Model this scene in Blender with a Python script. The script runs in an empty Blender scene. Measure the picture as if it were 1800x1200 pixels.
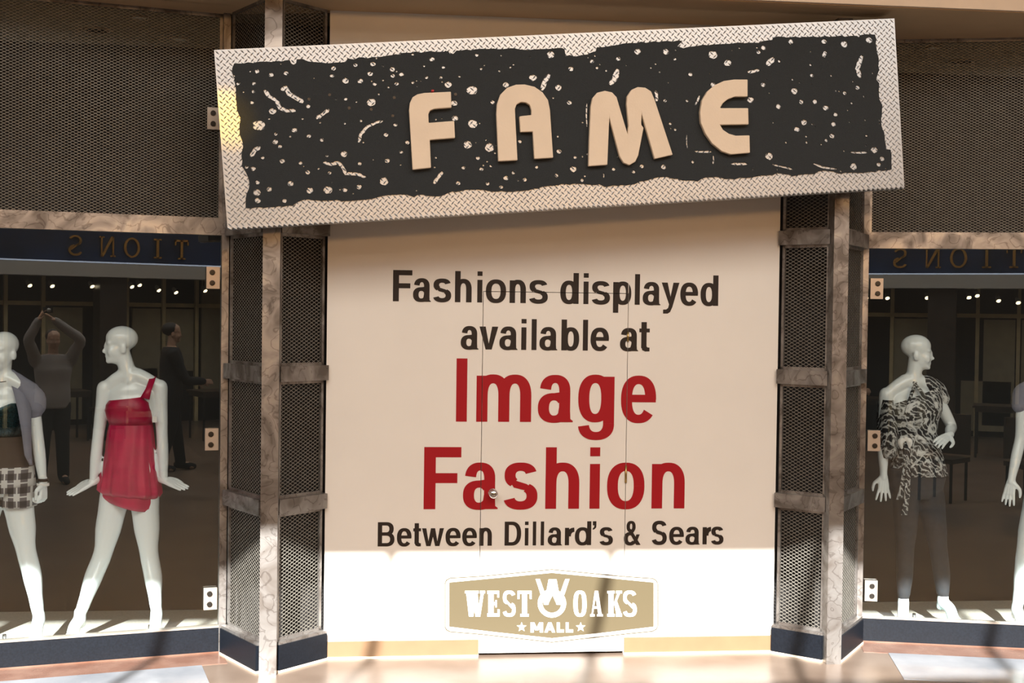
import bpy, bmesh, math, random
import numpy as np
from mathutils import Vector, Matrix

random.seed(7)
# ------------------------------------------------------------------ camera
FPX, YAW, PITCH, ROLL = 2218.41874, .10708, .01996, .0133
CAM = Vector((-1.0293, -7.1729, 1.95))
FWD = Vector((math.sin(YAW) * math.cos(PITCH), math.cos(YAW) * math.cos(PITCH), -math.sin(PITCH)))
R0 = Vector((math.cos(YAW), -math.sin(YAW), 0)); U0 = R0.cross(FWD)
CR, SR = math.cos(ROLL), math.sin(ROLL)
RIGHT = R0 * CR + U0 * SR; UP = U0 * CR - R0 * SR
scene = bpy.context.scene
cam_data = bpy.data.cameras.new('camera'); cam = bpy.data.objects.new('camera', cam_data)
scene.collection.objects.link(cam); scene.camera = cam
cam_data.sensor_width = 36; cam_data.lens = FPX / 1800 * 36; cam_data.clip_start = .03
cam.matrix_world = Matrix(((RIGHT.x, UP.x, -FWD.x, CAM.x), (RIGHT.y, UP.y, -FWD.y, CAM.y), (RIGHT.z, UP.z, -FWD.z, CAM.z), (0, 0, 0, 1)))

# ------------------------------------------------------------------ world, sun, mall lighting, exposure
scene.view_settings.view_transform = 'Standard'; scene.view_settings.look = 'None'
scene.view_settings.gamma = 1; scene.view_settings.use_curve_mapping = False
scene.view_settings.exposure = 0.0
world = bpy.data.worlds.new('world'); scene.world = world; world.use_nodes = True
bg = world.node_tree.nodes['Background']; bg.inputs[0].default_value = (.55, .72, 1, 1); bg.inputs[1].default_value = 2.0
SUN_DIR = Vector((.12, 1, -.65)).normalized()
sun_data = bpy.data.lights.new('sun', 'SUN'); sun_data.energy = 22; sun_data.angle = math.radians(.45); sun_data.color = (1, .97, .92)
sun = bpy.data.objects.new('sun', sun_data); scene.collection.objects.link(sun)
sun.rotation_euler = SUN_DIR.to_track_quat('-Z', 'Y').to_euler(); sun.location = (0, -9, 9)

def area(name, loc, sx, sy, energy, color, target):
    d = bpy.data.lights.new(name, 'AREA'); d.shape = 'RECTANGLE'; d.size = sx; d.size_y = sy; d.energy = energy; d.color = color
    o = bpy.data.objects.new(name, d); scene.collection.objects.link(o); o.location = loc
    o.rotation_euler = (Vector(target) - Vector(loc)).to_track_quat('-Z', 'Y').to_euler()
    return o
area('skylight_light', (0, -6.2, 5.85), 13, 4.0, 740, (1, .93, .84), (0, -6.2, 0))
area('added_warm_fill', (1, -13.2, 4.1), 9, .6, 270, (1, .52, .19), (0, 0, 1.9))  # added fill with no known fixture, warms the wall below the sign
area('skylight_light_rear', (0, -11.6, 5.85), 13, 2.2, 300, (1, .84, .66), (0, -11.6, 0))

# ------------------------------------------------------------------ pixel helpers (1800x1200 frame)
def ray(px, py):
    x, y = (px - 900) / FPX, (py - 600) / FPX
    x, y = CR * x + SR * y, -SR * x + CR * y
    return FWD + R0 * x - U0 * y
def at(px, py, Y):
    d = ray(px, py); return CAM + d * ((Y - CAM.y) / d.y)
def atz(px, py, Z):
    d = ray(px, py); return CAM + d * ((Z - CAM.z) / d.z)

# ------------------------------------------------------------------ materials
MATS = {}
def mat(name, color, rough=.6, metal=0., var=0., scale=8., bump=0., bscale=60., spec=.5, coat=0., emit=None, estr=0., color2=None, coords='Object'):
    if name in MATS: return MATS[name]
    m = bpy.data.materials.new(name); m.use_nodes = True; nt = m.node_tree; n = nt.nodes; l = nt.links
    b = n['Principled BSDF']; c = (*color, 1)
    b.inputs['Base Color'].default_value = c; b.inputs['Roughness'].default_value = rough; b.inputs['Metallic'].default_value = metal
    b.inputs['Specular IOR Level'].default_value = spec; b.inputs['Coat Weight'].default_value = coat; b.inputs['Coat Roughness'].default_value = .06
    tc = n.new('ShaderNodeTexCoord')
    if var or color2:
        t = n.new('ShaderNodeTexNoise'); t.inputs['Scale'].default_value = scale; t.inputs['Detail'].default_value = 6
        l.new(tc.outputs[coords], t.inputs['Vector'])
        r = n.new('ShaderNodeValToRGB'); l.new(t.outputs['Fac'], r.inputs[0])
        c2 = color2 or tuple(min(1, x * (1 + var)) for x in color); c1 = color if color2 else tuple(x * (1 - var) for x in color)
        r.color_ramp.elements[0].color = (*c1, 1); r.color_ramp.elements[1].color = (*c2, 1)
        r.color_ramp.elements[0].position = .3; r.color_ramp.elements[1].position = .7
        l.new(r.outputs[0], b.inputs['Base Color'])
    if bump:
        t2 = n.new('ShaderNodeTexNoise'); t2.inputs['Scale'].default_value = bscale; t2.inputs['Detail'].default_value = 4
        l.new(tc.outputs[coords], t2.inputs['Vector'])
        bp = n.new('ShaderNodeBump'); bp.inputs['Strength'].default_value = bump; bp.inputs['Distance'].default_value = .01
        l.new(t2.outputs['Fac'], bp.inputs['Height']); l.new(bp.outputs[0], b.inputs['Normal'])
    if emit:
        b.inputs['Emission Color'].default_value = (*emit, 1); b.inputs['Emission Strength'].default_value = estr
    MATS[name] = m; return m

def mat_steel():
    """steel ground with an angle grinder: cloudy tone with curled grinding marks"""
    m = mat('ground_steel', (.40, .35, .30), .42, .85)
    nt = m.node_tree; n = nt.nodes; l = nt.links; b = n['Principled BSDF']
    tc = n.new('ShaderNodeTexCoord')
    no = n.new('ShaderNodeTexNoise'); no.inputs['Scale'].default_value = 5.5; no.inputs['Detail'].default_value = 3; no.inputs['Distortion'].default_value = 1.2
    l.new(tc.outputs['Object'], no.inputs['Vector'])
    ad = n.new('ShaderNodeVectorMath'); ad.operation = 'MULTIPLY_ADD'; ad.inputs[1].default_value = (.16, .16, .16)
    l.new(no.outputs['Color'], ad.inputs[0]); l.new(tc.outputs['Object'], ad.inputs[2])
    vo = n.new('ShaderNodeTexVoronoi'); vo.feature = 'F1'; vo.inputs['Scale'].default_value = 9; l.new(ad.outputs[0], vo.inputs['Vector'])
    sn = n.new('ShaderNodeMath'); sn.operation = 'MULTIPLY'; sn.inputs[1].default_value = 17; l.new(vo.outputs['Distance'], sn.inputs[0])
    si = n.new('ShaderNodeMath'); si.operation = 'SINE'; l.new(sn.outputs[0], si.inputs[0])
    r2 = n.new('ShaderNodeValToRGB'); l.new(si.outputs[0], r2.inputs[0])
    e = r2.color_ramp.elements; e[0].position = .86; e[0].color = (1, 1, 1, 1); e[1].position = .97; e[1].color = (.5, .46, .44, 1)
    r = n.new('ShaderNodeValToRGB'); l.new(no.outputs['Fac'], r.inputs[0])
    e = r.color_ramp.elements; e[0].position = .36; e[0].color = (.165, .145, .13, 1); e[1].position = .68; e[1].color = (.43, .42, .41, 1)
    mul = n.new('ShaderNodeMix'); mul.data_type = 'RGBA'; mul.blend_type = 'MULTIPLY'; mul.inputs[0].default_value = .6
    l.new(r.outputs[0], mul.inputs[6]); l.new(r2.outputs[0], mul.inputs[7]); l.new(mul.outputs[2], b.inputs['Base Color'])
    mr = n.new('ShaderNodeMapRange'); l.new(no.outputs['Fac'], mr.inputs[0]); mr.inputs[1].default_value = .3; mr.inputs[2].default_value = .7
    mr.inputs[3].default_value = .55; mr.inputs[4].default_value = .36; l.new(mr.outputs[0], b.inputs['Roughness'])
    return m

def mat_glass():
    m = bpy.data.materials.new('window_glass'); m.use_nodes = True; nt = m.node_tree; n = nt.nodes; l = nt.links
    n.remove(n['Principled BSDF'])
    tr = n.new('ShaderNodeBsdfTransparent'); tr.inputs[0].default_value = (.92, .97, .965, 1)
    gl = n.new('ShaderNodeBsdfGlossy'); gl.inputs['Roughness'].default_value = 0; gl.inputs[0].default_value = (.95, 1, 1, 1)
    lw = n.new('ShaderNodeLayerWeight'); lw.inputs[0].default_value = .5      # two-sided Schlick reflectance of a double-faced pane
    pw = n.new('ShaderNodeMath'); pw.operation = 'POWER'; pw.inputs[1].default_value = 5; l.new(lw.outputs['Facing'], pw.inputs[0])
    ma = n.new('ShaderNodeMath'); ma.operation = 'MULTIPLY_ADD'; ma.inputs[1].default_value = .86; ma.inputs[2].default_value = .14; ma.use_clamp = True
    l.new(pw.outputs[0], ma.inputs[0])
    mi = n.new('ShaderNodeMixShader'); l.new(ma.outputs[0], mi.inputs[0]); l.new(tr.outputs[0], mi.inputs[1]); l.new(gl.outputs[0], mi.inputs[2])
    l.new(mi.outputs[0], n['Material Output'].inputs[0]); return m

def mat_plaid():
    m = mat('plaid_cloth', (.8, .8, .8), .85); nt = m.node_tree; n = nt.nodes; l = nt.links; b = n['Principled BSDF']
    tc = n.new('ShaderNodeTexCoord'); sx = n.new('ShaderNodeSeparateXYZ'); l.new(tc.outputs['Object'], sx.inputs[0])
    def band(out, freq, thr, off=0):
        a = n.new('ShaderNodeMath'); a.operation = 'MULTIPLY_ADD'; a.inputs[1].default_value = freq; a.inputs[2].default_value = off; l.new(out, a.inputs[0])
        f = n.new('ShaderNodeMath'); f.operation = 'FRACT'; l.new(a.outputs[0], f.inputs[0])
        g = n.new('ShaderNodeMath'); g.operation = 'LESS_THAN'; g.inputs[1].default_value = thr; l.new(f.outputs[0], g.inputs[0]); return g.outputs[0]
    def mathop(op, a, c):
        x = n.new('ShaderNodeMath'); x.operation = op; l.new(a, x.inputs[0])
        if isinstance(c, float): x.inputs[1].default_value = c
        else: l.new(c, x.inputs[1])
        return x.outputs[0]
    bx = band(sx.outputs[0], 16, .5); bz = band(sx.outputs[2], 13, .45)
    s = mathop('ADD', bx, bz); s = mathop('MULTIPLY', s, .42)
    tx = band(sx.outputs[0], 16, .12, .3); tz = band(sx.outputs[2], 13, .1, .3)
    t = mathop('MAXIMUM', tx, tz); t = mathop('MULTIPLY', t, -.5)
    v = mathop('ADD', s, t)
    r = n.new('ShaderNodeValToRGB'); l.new(v, r.inputs[0]); e = r.color_ramp.elements
    e[0].position = .0; e[0].color = (.62, .62, .62, 1); e[1].position = .85; e[1].color = (.02, .018, .02, 1)
    e2 = r.color_ramp.elements.new(.4); e2.color = (.13, .12, .13, 1)
    l.new(r.outputs[0], b.inputs['Base Color']); return m

def mat_print():
    m = mat('tunic_print', (.5, .5, .5), .6); nt = m.node_tree; n = nt.nodes; l = nt.links; b = n['Principled BSDF']
    tc = n.new('ShaderNodeTexCoord')
    no = n.new('ShaderNodeTexNoise'); no.inputs['Scale'].default_value = 8; no.inputs['Distortion'].default_value = 3.2; no.inputs['Detail'].default_value = 2
    l.new(tc.outputs['Object'], no.inputs['Vector'])
    wv = n.new('ShaderNodeTexWave'); wv.inputs['Scale'].default_value = 15; wv.inputs['Distortion'].default_value = 7; wv.inputs['Detail Scale'].default_value = 1.4; wv.bands_direction = 'DIAGONAL'
    l.new(tc.outputs['Object'], wv.inputs['Vector'])
    r1 = n.new('ShaderNodeValToRGB'); l.new(no.outputs['Fac'], r1.inputs[0]); e = r1.color_ramp.elements
    e[0].position = .54; e[0].color = (0, 0, 0, 1); e[1].position = .64; e[1].color = (1, 1, 1, 1)
    r2 = n.new('ShaderNodeValToRGB'); l.new(wv.outputs['Fac'], r2.inputs[0]); e = r2.color_ramp.elements
    e[0].position = .78; e[0].color = (0, 0, 0, 1); e[1].position = .9; e[1].color = (.8, .8, .8, 1)
    mx = n.new('ShaderNodeMix'); mx.data_type = 'RGBA'; mx.blend_type = 'LIGHTEN'; mx.inputs[0].default_value = 1
    l.new(r1.outputs[0], mx.inputs[6]); l.new(r2.outputs[0], mx.inputs[7])
    r3 = n.new('ShaderNodeValToRGB'); l.new(mx.outputs[2], r3.inputs[0]); e = r3.color_ramp.elements
    e[0].color = (.012, .012, .015, 1); e[1].color = (.66, .68, .68, 1)
    l.new(r3.outputs[0], b.inputs['Base Color']); return m

M_WALL = mat('white_wall_paint', (.80, .77, .72), .55, var=.02, scale=3, spec=.3)
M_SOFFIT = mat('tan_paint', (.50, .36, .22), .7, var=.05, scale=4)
M_FASCIA = mat('pale_tan_paint', (.62, .50, .38), .7, var=.04)
M_FLOOR = mat('polished_stone_floor', (.105, .075, .057), .3, var=.0, color2=(.175, .135, .108), scale=2.2, spec=.28)
M_BROWNSTRIP = mat('red_brown_stone', (.13, .062, .042), .2, color2=(.2, .12, .09), scale=6)
M_GREYSTRIP = mat('grey_stone', (.15, .165, .19), .18, color2=(.25, .265, .29), scale=3)
M_STEEL = mat_steel()
M_MESH = mat('expanded_metal', (.215, .205, .18), .5, .35, var=.15, scale=20)
M_BASE = mat('black_base_stone', (.005, .007, .011), .42, var=.3, scale=90, spec=.25)
M_GLASS = mat_glass()
M_DARK = mat('dark_interior', (.010, .009, .009), .9)
M_DISP = mat('display_floor_carpet', (.5, .47, .41), .9, var=.1, scale=60)
M_PLATE = mat('diamond_plate', (.50, .53, .56), .40, .8, var=.04, scale=14)
M_BLACK = mat('black_sheet', (.012, .0170, .0205), .75, var=.15, scale=120, bump=.3, bscale=300)
M_CREAM = mat('cream_foam', (.78, .66, .52), .7, var=.03, bump=.08, bscale=90)
M_FOAMEDGE = mat('raw_foam_edge', (.55, .48, .40), .8, var=.12, scale=60)
M_RED = mat('red_vinyl', (.36, .006, .012), .55, spec=.25)
M_BLKV = mat('black_vinyl', (.026, .018, .014), .55, spec=.25)
M_GOLD = mat('gold_vinyl', (.098, .080, .046), .4, .2)
M_WHITEV = mat('white_vinyl', (.84, .83, .81), .4)
M_BASEBOARD = mat('tan_baseboard', (.175, .105, .055), .5, var=.06)
M_SEAM = mat('seam_shadow_gap', (.03, .025, .02), .9)
M_CHROME = mat('polished_chrome', (.75, .76, .78), .12, 1)
M_BRASS = mat('aged_brass', (.45, .32, .13), .35, 1)
M_BOLT = mat('dark_bolt', (.05, .045, .04), .35, .8)
M_BRACKET = mat('satin_aluminium', (.52, .46, .40), .4, .6)
M_SKINW = mat('glossy_white_mannequin', (.86, .93, .97), .14, spec=.5, coat=.4)
M_REDFAB = mat('red_satin', (.50, .006, .072), .42, var=.18, scale=9, bump=.12, bscale=35)
M_REDDK = mat('dark_red_satin', (.38, .004, .045), .4, var=.15, scale=14, bump=.15, bscale=50)
M_LILAC = mat('grey_lilac_knit', (.22, .225, .29), .8, var=.1, bump=.15, bscale=120)
M_SEQUIN = mat('dark_teal_sequin', (.008, .03, .035), .25, .5, var=.6, scale=130)
M_BROWNF = mat('dark_brown_cloth', (.05, .032, .022), .8, var=.15)
M_PLAID = mat_plaid(); M_PRINT = mat_print()
M_JEAN = mat('dark_grey_denim', (.022, .026, .034), .8, var=.2, scale=40)
M_GREYHOOD = mat('grey_hooded_top', (.30, .28, .27), .85, var=.1)
M_BLACKF = mat('black_cloth', (.009, .009, .010), .85)
M_SKIN = mat('skin', (.42, .26, .18), .5)
M_HAIR = mat('dark_hair', (.015, .012, .010), .6)
M_BLUE = mat('navy_glossy_panel', (.015, .028, .07), .3, var=.4, scale=2)
M_SILVER = mat('brushed_silver', (.45, .45, .43), .45, .5)
M_GOLDL = mat('polished_gold', (.8, .5, .16), .25, 1)
M_WOOD = mat('light_wood', (.6, .5, .28), .5, var=.1)
M_DKWOOD = mat('dark_wood', (.03, .022, .016), .4, var=.2)
M_CREAMW = mat('beige_plaster', (.34, .30, .2), .8, var=.1)
M_LAMP = mat('warm_lamp', (1, .9, .7), .4, emit=(1, .80, .5), estr=14)
M_LAMPW = mat('white_lamp', (1, 1, 1), .4, emit=(.9, .95, 1), estr=22)
M_ROOF = mat('tan_bounce_roof', (.62, .49, .35), .8)  # unseen roof tinted tan to throw warm bounce light
M_TAPE = mat('red_tape', (.5, .01, .015), .5)

# ------------------------------------------------------------------ mesh helpers
COL = scene.collection
class MB:
    def __init__(s): s.v = []; s.f = []
    def add(s, vs, fs):
        o = len(s.v); s.v += [tuple(x) for x in vs]; s.f += [tuple(i + o for i in f) for f in fs]; return s
    def box(s, c, h, X=(1, 0, 0), Y=(0, 1, 0), Z=(0, 0, 1)):
        c = Vector(c); X = Vector(X); Y = Vector(Y); Z = Vector(Z)
        vs = [c + X * (h[0] * a) + Y * (h[1] * b) + Z * (h[2] * d) for d in (-1, 1) for b in (-1, 1) for a in (-1, 1)]
        return s.add(vs, [(0, 2, 3, 1), (4, 5, 7, 6), (0, 1, 5, 4), (2, 6, 7, 3), (0, 4, 6, 2), (1, 3, 7, 5)])
    def span(s, x0, x1, y0, y1, z0, z1):
        return s.box(((x0 + x1) / 2, (y0 + y1) / 2, (z0 + z1) / 2), (abs(x1 - x0) / 2, abs(y1 - y0) / 2, abs(z1 - z0) / 2))
    def prism(s, poly, off):
        n = len(poly); off = Vector(off); p = [Vector(q) for q in poly]
        return s.add(p + [q + off for q in p], [tuple(range(n)), tuple(range(2 * n - 1, n - 1, -1))] + [(i, i + n, (i + 1) % n + n, (i + 1) % n) for i in range(n)])
    def loft(s, rings, close=True):
        n = len(rings[0]); vs = [q for r in rings for q in r]; fs = []
        for k in range(len(rings) - 1):
            for i in range(n):
                j = (i + 1) % n; fs.append((k * n + i, k * n + j, (k + 1) * n + j, (k + 1) * n + i))
        if close: fs += [tuple(range(n - 1, -1, -1)), tuple(range((len(rings) - 1) * n, len(rings) * n))]
        return s.add(vs, fs)
    def tube(s, pts, rads, n=10):
        pts = [Vector(p) for p in pts]
        if not hasattr(rads, '__len__'): rads = [rads] * len(pts)
        rings = []; prev = None
        for i, p in enumerate(pts):
            d = (pts[min(i + 1, len(pts) - 1)] - pts[max(i - 1, 0)]).normalized()
            if prev is None: a = d.orthogonal().normalized()
            else: a = (prev - d * prev.dot(d)).normalized()
            prev = a; b = d.cross(a)
            rings.append([p + (a * math.cos(t) + b * math.sin(t)) * rads[i] for t in [2 * math.pi * k / n for k in range(n)]])
        return s.loft(rings)
    def capsules(s, pts, rads, n=14, sub=5):
        """smooth tapered limb: Catmull-Rom through the joints with rounded ends"""
        P = [Vector(p) for p in pts]; Q = []; R = []
        for i in range(len(P) - 1):
            p0 = P[max(i - 1, 0)]; p1 = P[i]; p2 = P[i + 1]; p3 = P[min(i + 2, len(P) - 1)]
            for k in range(sub):
                t = k / sub
                Q.append(.5 * ((2 * p1) + (p2 - p0) * t + (2 * p0 - 5 * p1 + 4 * p2 - p3) * t * t + (3 * p1 - p0 - 3 * p2 + p3) * t ** 3))
                u = t * t * (3 - 2 * t); R.append(rads[i] * (1 - u) + rads[i + 1] * u)
        Q.append(P[-1]); R.append(rads[-1])
        d0 = (Q[0] - Q[1]).normalized(); d1 = (Q[-1] - Q[-2]).normalized()
        pre = [(Q[0] + d0 * R[0] * math.sin(a), R[0] * math.cos(a)) for a in (1.45, 1.0, .5)]
        post = [(Q[-1] + d1 * R[-1] * math.sin(a), R[-1] * math.cos(a)) for a in (.5, 1.0, 1.45)]
        return s.tube([q for q, _ in pre] + Q + [q for q, _ in post], [r for _, r in pre] + R + [r for _, r in post], n)
    def ell(s, c, r, X=(1, 0, 0), Y=(0, 1, 0), Z=(0, 0, 1), n=16, m=10):
        c = Vector(c); X = Vector(X); Y = Vector(Y); Z = Vector(Z); rings = []
        for j in range(m + 1):
            ph = -math.pi / 2 * .97 + math.pi * .97 * j / m
            rings.append([c + X * (r[0] * math.cos(ph) * math.cos(t)) + Y * (r[1] * math.cos(ph) * math.sin(t)) + Z * (r[2] * math.sin(ph)) for t in [2 * math.pi * k / n for k in range(n)]])
        return s.loft(rings)
    def build(s, name, m, parent=None, smooth=False, recalc=True):
        me = bpy.data.meshes.new(name); me.from_pydata(s.v, [], s.f)
        if recalc:
            bm = bmesh.new(); bm.from_mesh(me); bmesh.ops.recalc_face_normals(bm, faces=bm.faces); bm.to_mesh(me); bm.free()
        return link(name, me, m, parent, smooth)
def link(name, me, m, parent=None, smooth=False):
    me.materials.clear(); me.materials.append(m)
    if smooth:
        for p in me.polygons: p.use_smooth = True
    o = bpy.data.objects.new(name, me); COL.objects.link(o)
    if parent is not None: attach(o, parent)
    return o
def attach(o, parent):
    o.parent = parent; o.matrix_parent_inverse = Matrix.Translation(-WLOC.get(parent.name, Vector((0, 0, 0))))
WLOC = {}
def tag(o, label=None, cat=None, group=None, kind=None):
    if label: o['label'] = label
    if cat: o['category'] = cat
    if group: o['group'] = group
    if kind: o['kind'] = kind
    return o
def empty(name, loc, label=None, cat=None, group=None, kind=None):
    o = bpy.data.objects.new(name, None); COL.objects.link(o); o.location = loc; o.empty_display_size = .1
    WLOC[o.name] = Vector(loc)
    return tag(o, label, cat, group, kind)
def B(name, m, parent, *a, **k):
    return MB().box(*a, **k).build(name, m, parent)
def remeshed(mb, name, m, parent, voxel, smooth=6):
    me = bpy.data.meshes.new(name); me.from_pydata(mb.v, [], mb.f)
    bm = bmesh.new(); bm.from_mesh(me); bmesh.ops.recalc_face_normals(bm, faces=bm.faces); bm.to_mesh(me); bm.free()
    o = bpy.data.objects.new(name, me); COL.objects.link(o)
    r = o.modifiers.new('r', 'REMESH'); r.mode = 'VOXEL'; r.voxel_size = voxel
    sm = o.modifiers.new('s', 'SMOOTH'); sm.factor = .5; sm.iterations = smooth
    dg = bpy.context.evaluated_depsgraph_get(); dg.update()
    ne = bpy.data.meshes.new_from_object(o.evaluated_get(dg))
    bpy.data.objects.remove(o); bpy.data.meshes.remove(me)
    return link(name, ne, m, parent, True)
def filled(name, loops, m, parent, mapf, depth, smooth=False):
    """flat plate with holes: 2D loops filled even-odd, extruded by depth, mapped to the world by mapf(u, v, w)"""
    c = bpy.data.curves.new(name, 'CURVE'); c.dimensions = '2D'; c.fill_mode = 'BOTH'; c.extrude = depth / 2
    for lp in loops:
        s = c.splines.new('POLY'); s.points.add(len(lp) - 1); s.use_cyclic_u = True
        for i, (x, y) in enumerate(lp): s.points[i].co = (x, y, 0, 1)
    o = bpy.data.objects.new(name, c); COL.objects.link(o)
    dg = bpy.context.evaluated_depsgraph_get(); dg.update()
    me = bpy.data.meshes.new_from_object(o.evaluated_get(dg))
    bpy.data.objects.remove(o); bpy.data.curves.remove(c)
    for v in me.vertices: v.co = mapf(v.co.x, v.co.y, v.co.z + depth / 2)
    bm = bmesh.new(); bm.from_mesh(me); bmesh.ops.remove_doubles(bm, verts=bm.verts, dist=1e-6); bmesh.ops.recalc_face_normals(bm, faces=bm.faces); bm.to_mesh(me); bm.free()
    return link(name, me, m, parent, smooth)

# ------------------------------------------------------------------ the setting
HW = 1.3072; ZC = 3.648; A = math.radians(13.96)
JL = Vector((-1.9092, .158, 0)); JR = Vector((1.9228, .186, 0))
EL = Vector((-math.cos(A), -math.sin(A), 0)); ER = Vector((math.cos(A), -math.sin(A), 0))
NL = Vector((math.sin(A), -math.cos(A), 0)); NR = Vector((-math.sin(A), -math.cos(A), 0))
def W(side, t, d, z):
    J, E_, N_ = (JL, EL, NL) if side < 0 else (JR, ER, NR)
    return J + E_ * t + N_ * d + Vector((0, 0, z))
ZUP = Vector((0, 0, 1)); WLEN = 2.9

fl = tag(MB().span(-10, 10, -15.6, 2.6, -.2, 0).build('floor', M_FLOOR), kind='structure', label='polished brown stone mall floor')
for side in (-1, 1):      # stone bands inlaid along the foot of each window
    e = EL if side < 0 else ER; nn = NL if side < 0 else NR
    def strip(name, m, d0, d1, t0, t1, z):
        p = [W(side, t0, d0, 0), W(side, t1, d0, 0), W(side, t1, d1, 0), W(side, t0, d1, 0)]
        MB().prism(p, (0, 0, z)).build(name, m, fl)
    strip('brown_stone_band', M_BROWNSTRIP, .0, .24, -.02, 3.2, .003)
    strip('grey_stone_band', M_GREYSTRIP, .24, .78, .12, 3.2, .0035)

soff = tag(MB().span(-5.2, 5.2, -.56, 2.6, ZC + .01, ZC + .15).build('ceiling', M_SOFFIT), kind='structure', label='tan painted soffit over the shopfront')
tag(MB().span(-10, 10, -.56, -.40, ZC + .15, 6.05).build('trim_1', M_FASCIA), kind='structure')
MB().span(-5.2, 5.2, -.585, -.56, ZC + .004, ZC + .3).build('fascia_board', M_FASCIA, soff)
sof = [Vector((-5.2, -.56, ZC)), Vector((5.2, -.56, ZC)), W(1, 3.2, -.04, ZC), W(1, 0, -.04, ZC), Vector((HW, .06, ZC)), Vector((-HW, .06, ZC)), W(-1, 0, -.04, ZC), W(-1, 3.2, -.04, ZC)]
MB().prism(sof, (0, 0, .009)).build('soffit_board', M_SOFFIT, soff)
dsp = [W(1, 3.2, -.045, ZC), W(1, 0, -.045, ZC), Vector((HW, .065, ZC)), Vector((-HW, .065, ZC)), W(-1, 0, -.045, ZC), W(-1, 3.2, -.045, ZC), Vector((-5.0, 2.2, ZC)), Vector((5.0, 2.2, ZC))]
MB().prism(dsp, (0, 0, .009)).build('display_ceiling', mat('shade_darkened_tan', (.15, .125, .09), .8), soff)  # soffit tan darkened in its colour to stand for interior shade
tag(MB().span(-5.0, 5.0, 1.15, 1.3, 0, ZC).build('wall_back', M_DARK), kind='structure', label='black back wall of the display area')
tag(MB().span(-5.2, -5.0, -1.0, 2.35, 0, ZC).build('wall_left', M_DARK), kind='structure')
tag(MB().span(5.0, 5.2, -1.0, 2.35, 0, ZC).build('wall_right', M_DARK), kind='structure')
tag(MB().span(-10, -5.2, -.75, -.4, 0, 6.05).build('wall_front_left', M_FASCIA), kind='structure')
tag(MB().span(5.2, 10, -.75, -.4, 0, 6.05).build('wall_front_right', M_FASCIA), kind='structure')
tag(MB().span(-10.2, -10, -15.6, -.4, 0, 6.2).build('wall_mall_left', M_FASCIA), kind='structure')
tag(MB().span(10, 10.2, -15.6, -.4, 0, 6.2).build('wall_mall_right', M_FASCIA), kind='structure')
tag(MB().span(-10, 10, -15.8, -15.6, 0, 6.2).build('wall_mall_rear', M_DKWOOD), kind='structure')
# roof with a long glazed slot whose rafters stripe the sunlight
Y0, Y1 = -8.35, -10.13
roof = tag(MB().span(-10, 10, Y0, -.4, 6, 6.2).build('roof', M_ROOF), kind='structure')
MB().span(-10, 10, -15.6, Y1, 6, 6.2).build('roof_slab', M_ROOF, roof)
for xi in (-4.7, -3.45, -2.24, -1.02, .245, 1.45, 2.66, 3.9):
    xr = xi - 1.098; yr = -9.154; b = Vector((.25, 1, 0)).normalized(); s_ = Vector((b.y, -b.x, 0))
    B('rafter', M_ROOF, roof, (xr, yr, 6.06), (1.25, .024, .03), X=b, Y=s_)

# display floors, and dark partitions added to keep light out of the columns
for s_ in (-1, 1):
    pt = tag(MB().span(s_ * 1.31, s_ * 1.87, .40, .44, .02, ZC).build('wall_column_added_%s' % ('left' if s_ < 0 else 'right'), M_DARK), kind='structure')
    MB().span(s_ * 1.87, s_ * 1.90, .24, 1.15, .02, ZC).build('added_return_panel', M_DARK, pt)
carpet = [W(1, 2.95, -.052, .001), W(1, 0, -.052, .001), Vector((1.58, -.17, .001)), Vector((HW, .1, .001)), Vector((-HW, .1, .001)), Vector((-1.59, -.21, .001)), W(-1, 0, -.052, .001), W(-1, 2.95, -.052, .001), Vector((-5.0, 1.15, .001)), Vector((5.0, 1.15, .001))]
tag(MB().prism(carpet, (0, 0, .019)).build('floor_display', M_DISP), kind='structure', label='pale carpet of the display windows')

# ------------------------------------------------------------------ white barricade wall with its door
bar = empty('wall_front', (0, 0, 0), 'white barricade wall closing the shop entrance', None, None, 'structure')
DX0, DX1, DZ = -.4245, .412, 2.088
wl = MB(); G = .0035
wl.span(-HW, DX0 - G, 0, .05, 0, ZC); wl.span(DX1 + G, HW, 0, .05, 0, ZC); wl.span(DX0 - G, DX1 + G, 0, .05, DZ + G, ZC)
wl.build('wall_board', M_WALL, bar)
MB().span(-HW, HW, .051, .09, 0, ZC).build('backing', M_SEAM, bar)
MB().span(-HW, DX0 - G - .002, -.012, 0, .012, .098).build('baseboard', M_BASEBOARD, bar)
MB().span(DX1 + G + .002, HW, -.012, 0, .012, .098).build('baseboard', M_BASEBOARD, bar)
MB().span(-HW, DX0 - G - .002, -.018, 0, 0, .012).build('shoe_strip', M_CREAM, bar)
MB().span(DX1 + G + .002, HW, -.018, 0, 0, .012).build('shoe_strip', M_CREAM, bar)
door = empty('door_1', (0, 0, 0), 'flush white door cut into the barricade wall', None, None, 'structure')
MB().span(DX0, DX1, 0, .045, .018, DZ).build('door_leaf', M_WALL, door)
k = at(866, 866, -.0); kn = MB(); rings = []
for d, r in ((0, .026), (.006, .026), (.008, .012), (.03, .011), (.036, .022), (.05, .027), (.062, .024), (.068, .012)):
    rings.append([Vector((k.x + r * math.cos(t), -d, k.z + r * math.sin(t))) for t in [2 * math.pi * i / 20 for i in range(20)]])
kn.loft(rings).build('door_knob', M_CHROME, door, True)
for (py0, py1) in ((818, 848), (583, 600)):
    a = at(1098, py0, 0); b_ = at(1098, py1, 0)
    MB().tube([(DX1 + G / 2, -.004, a.z), (DX1 + G / 2, -.004, b_.z)], .0065, 10).build('hinge', M_BRASS, door, True)

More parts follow.
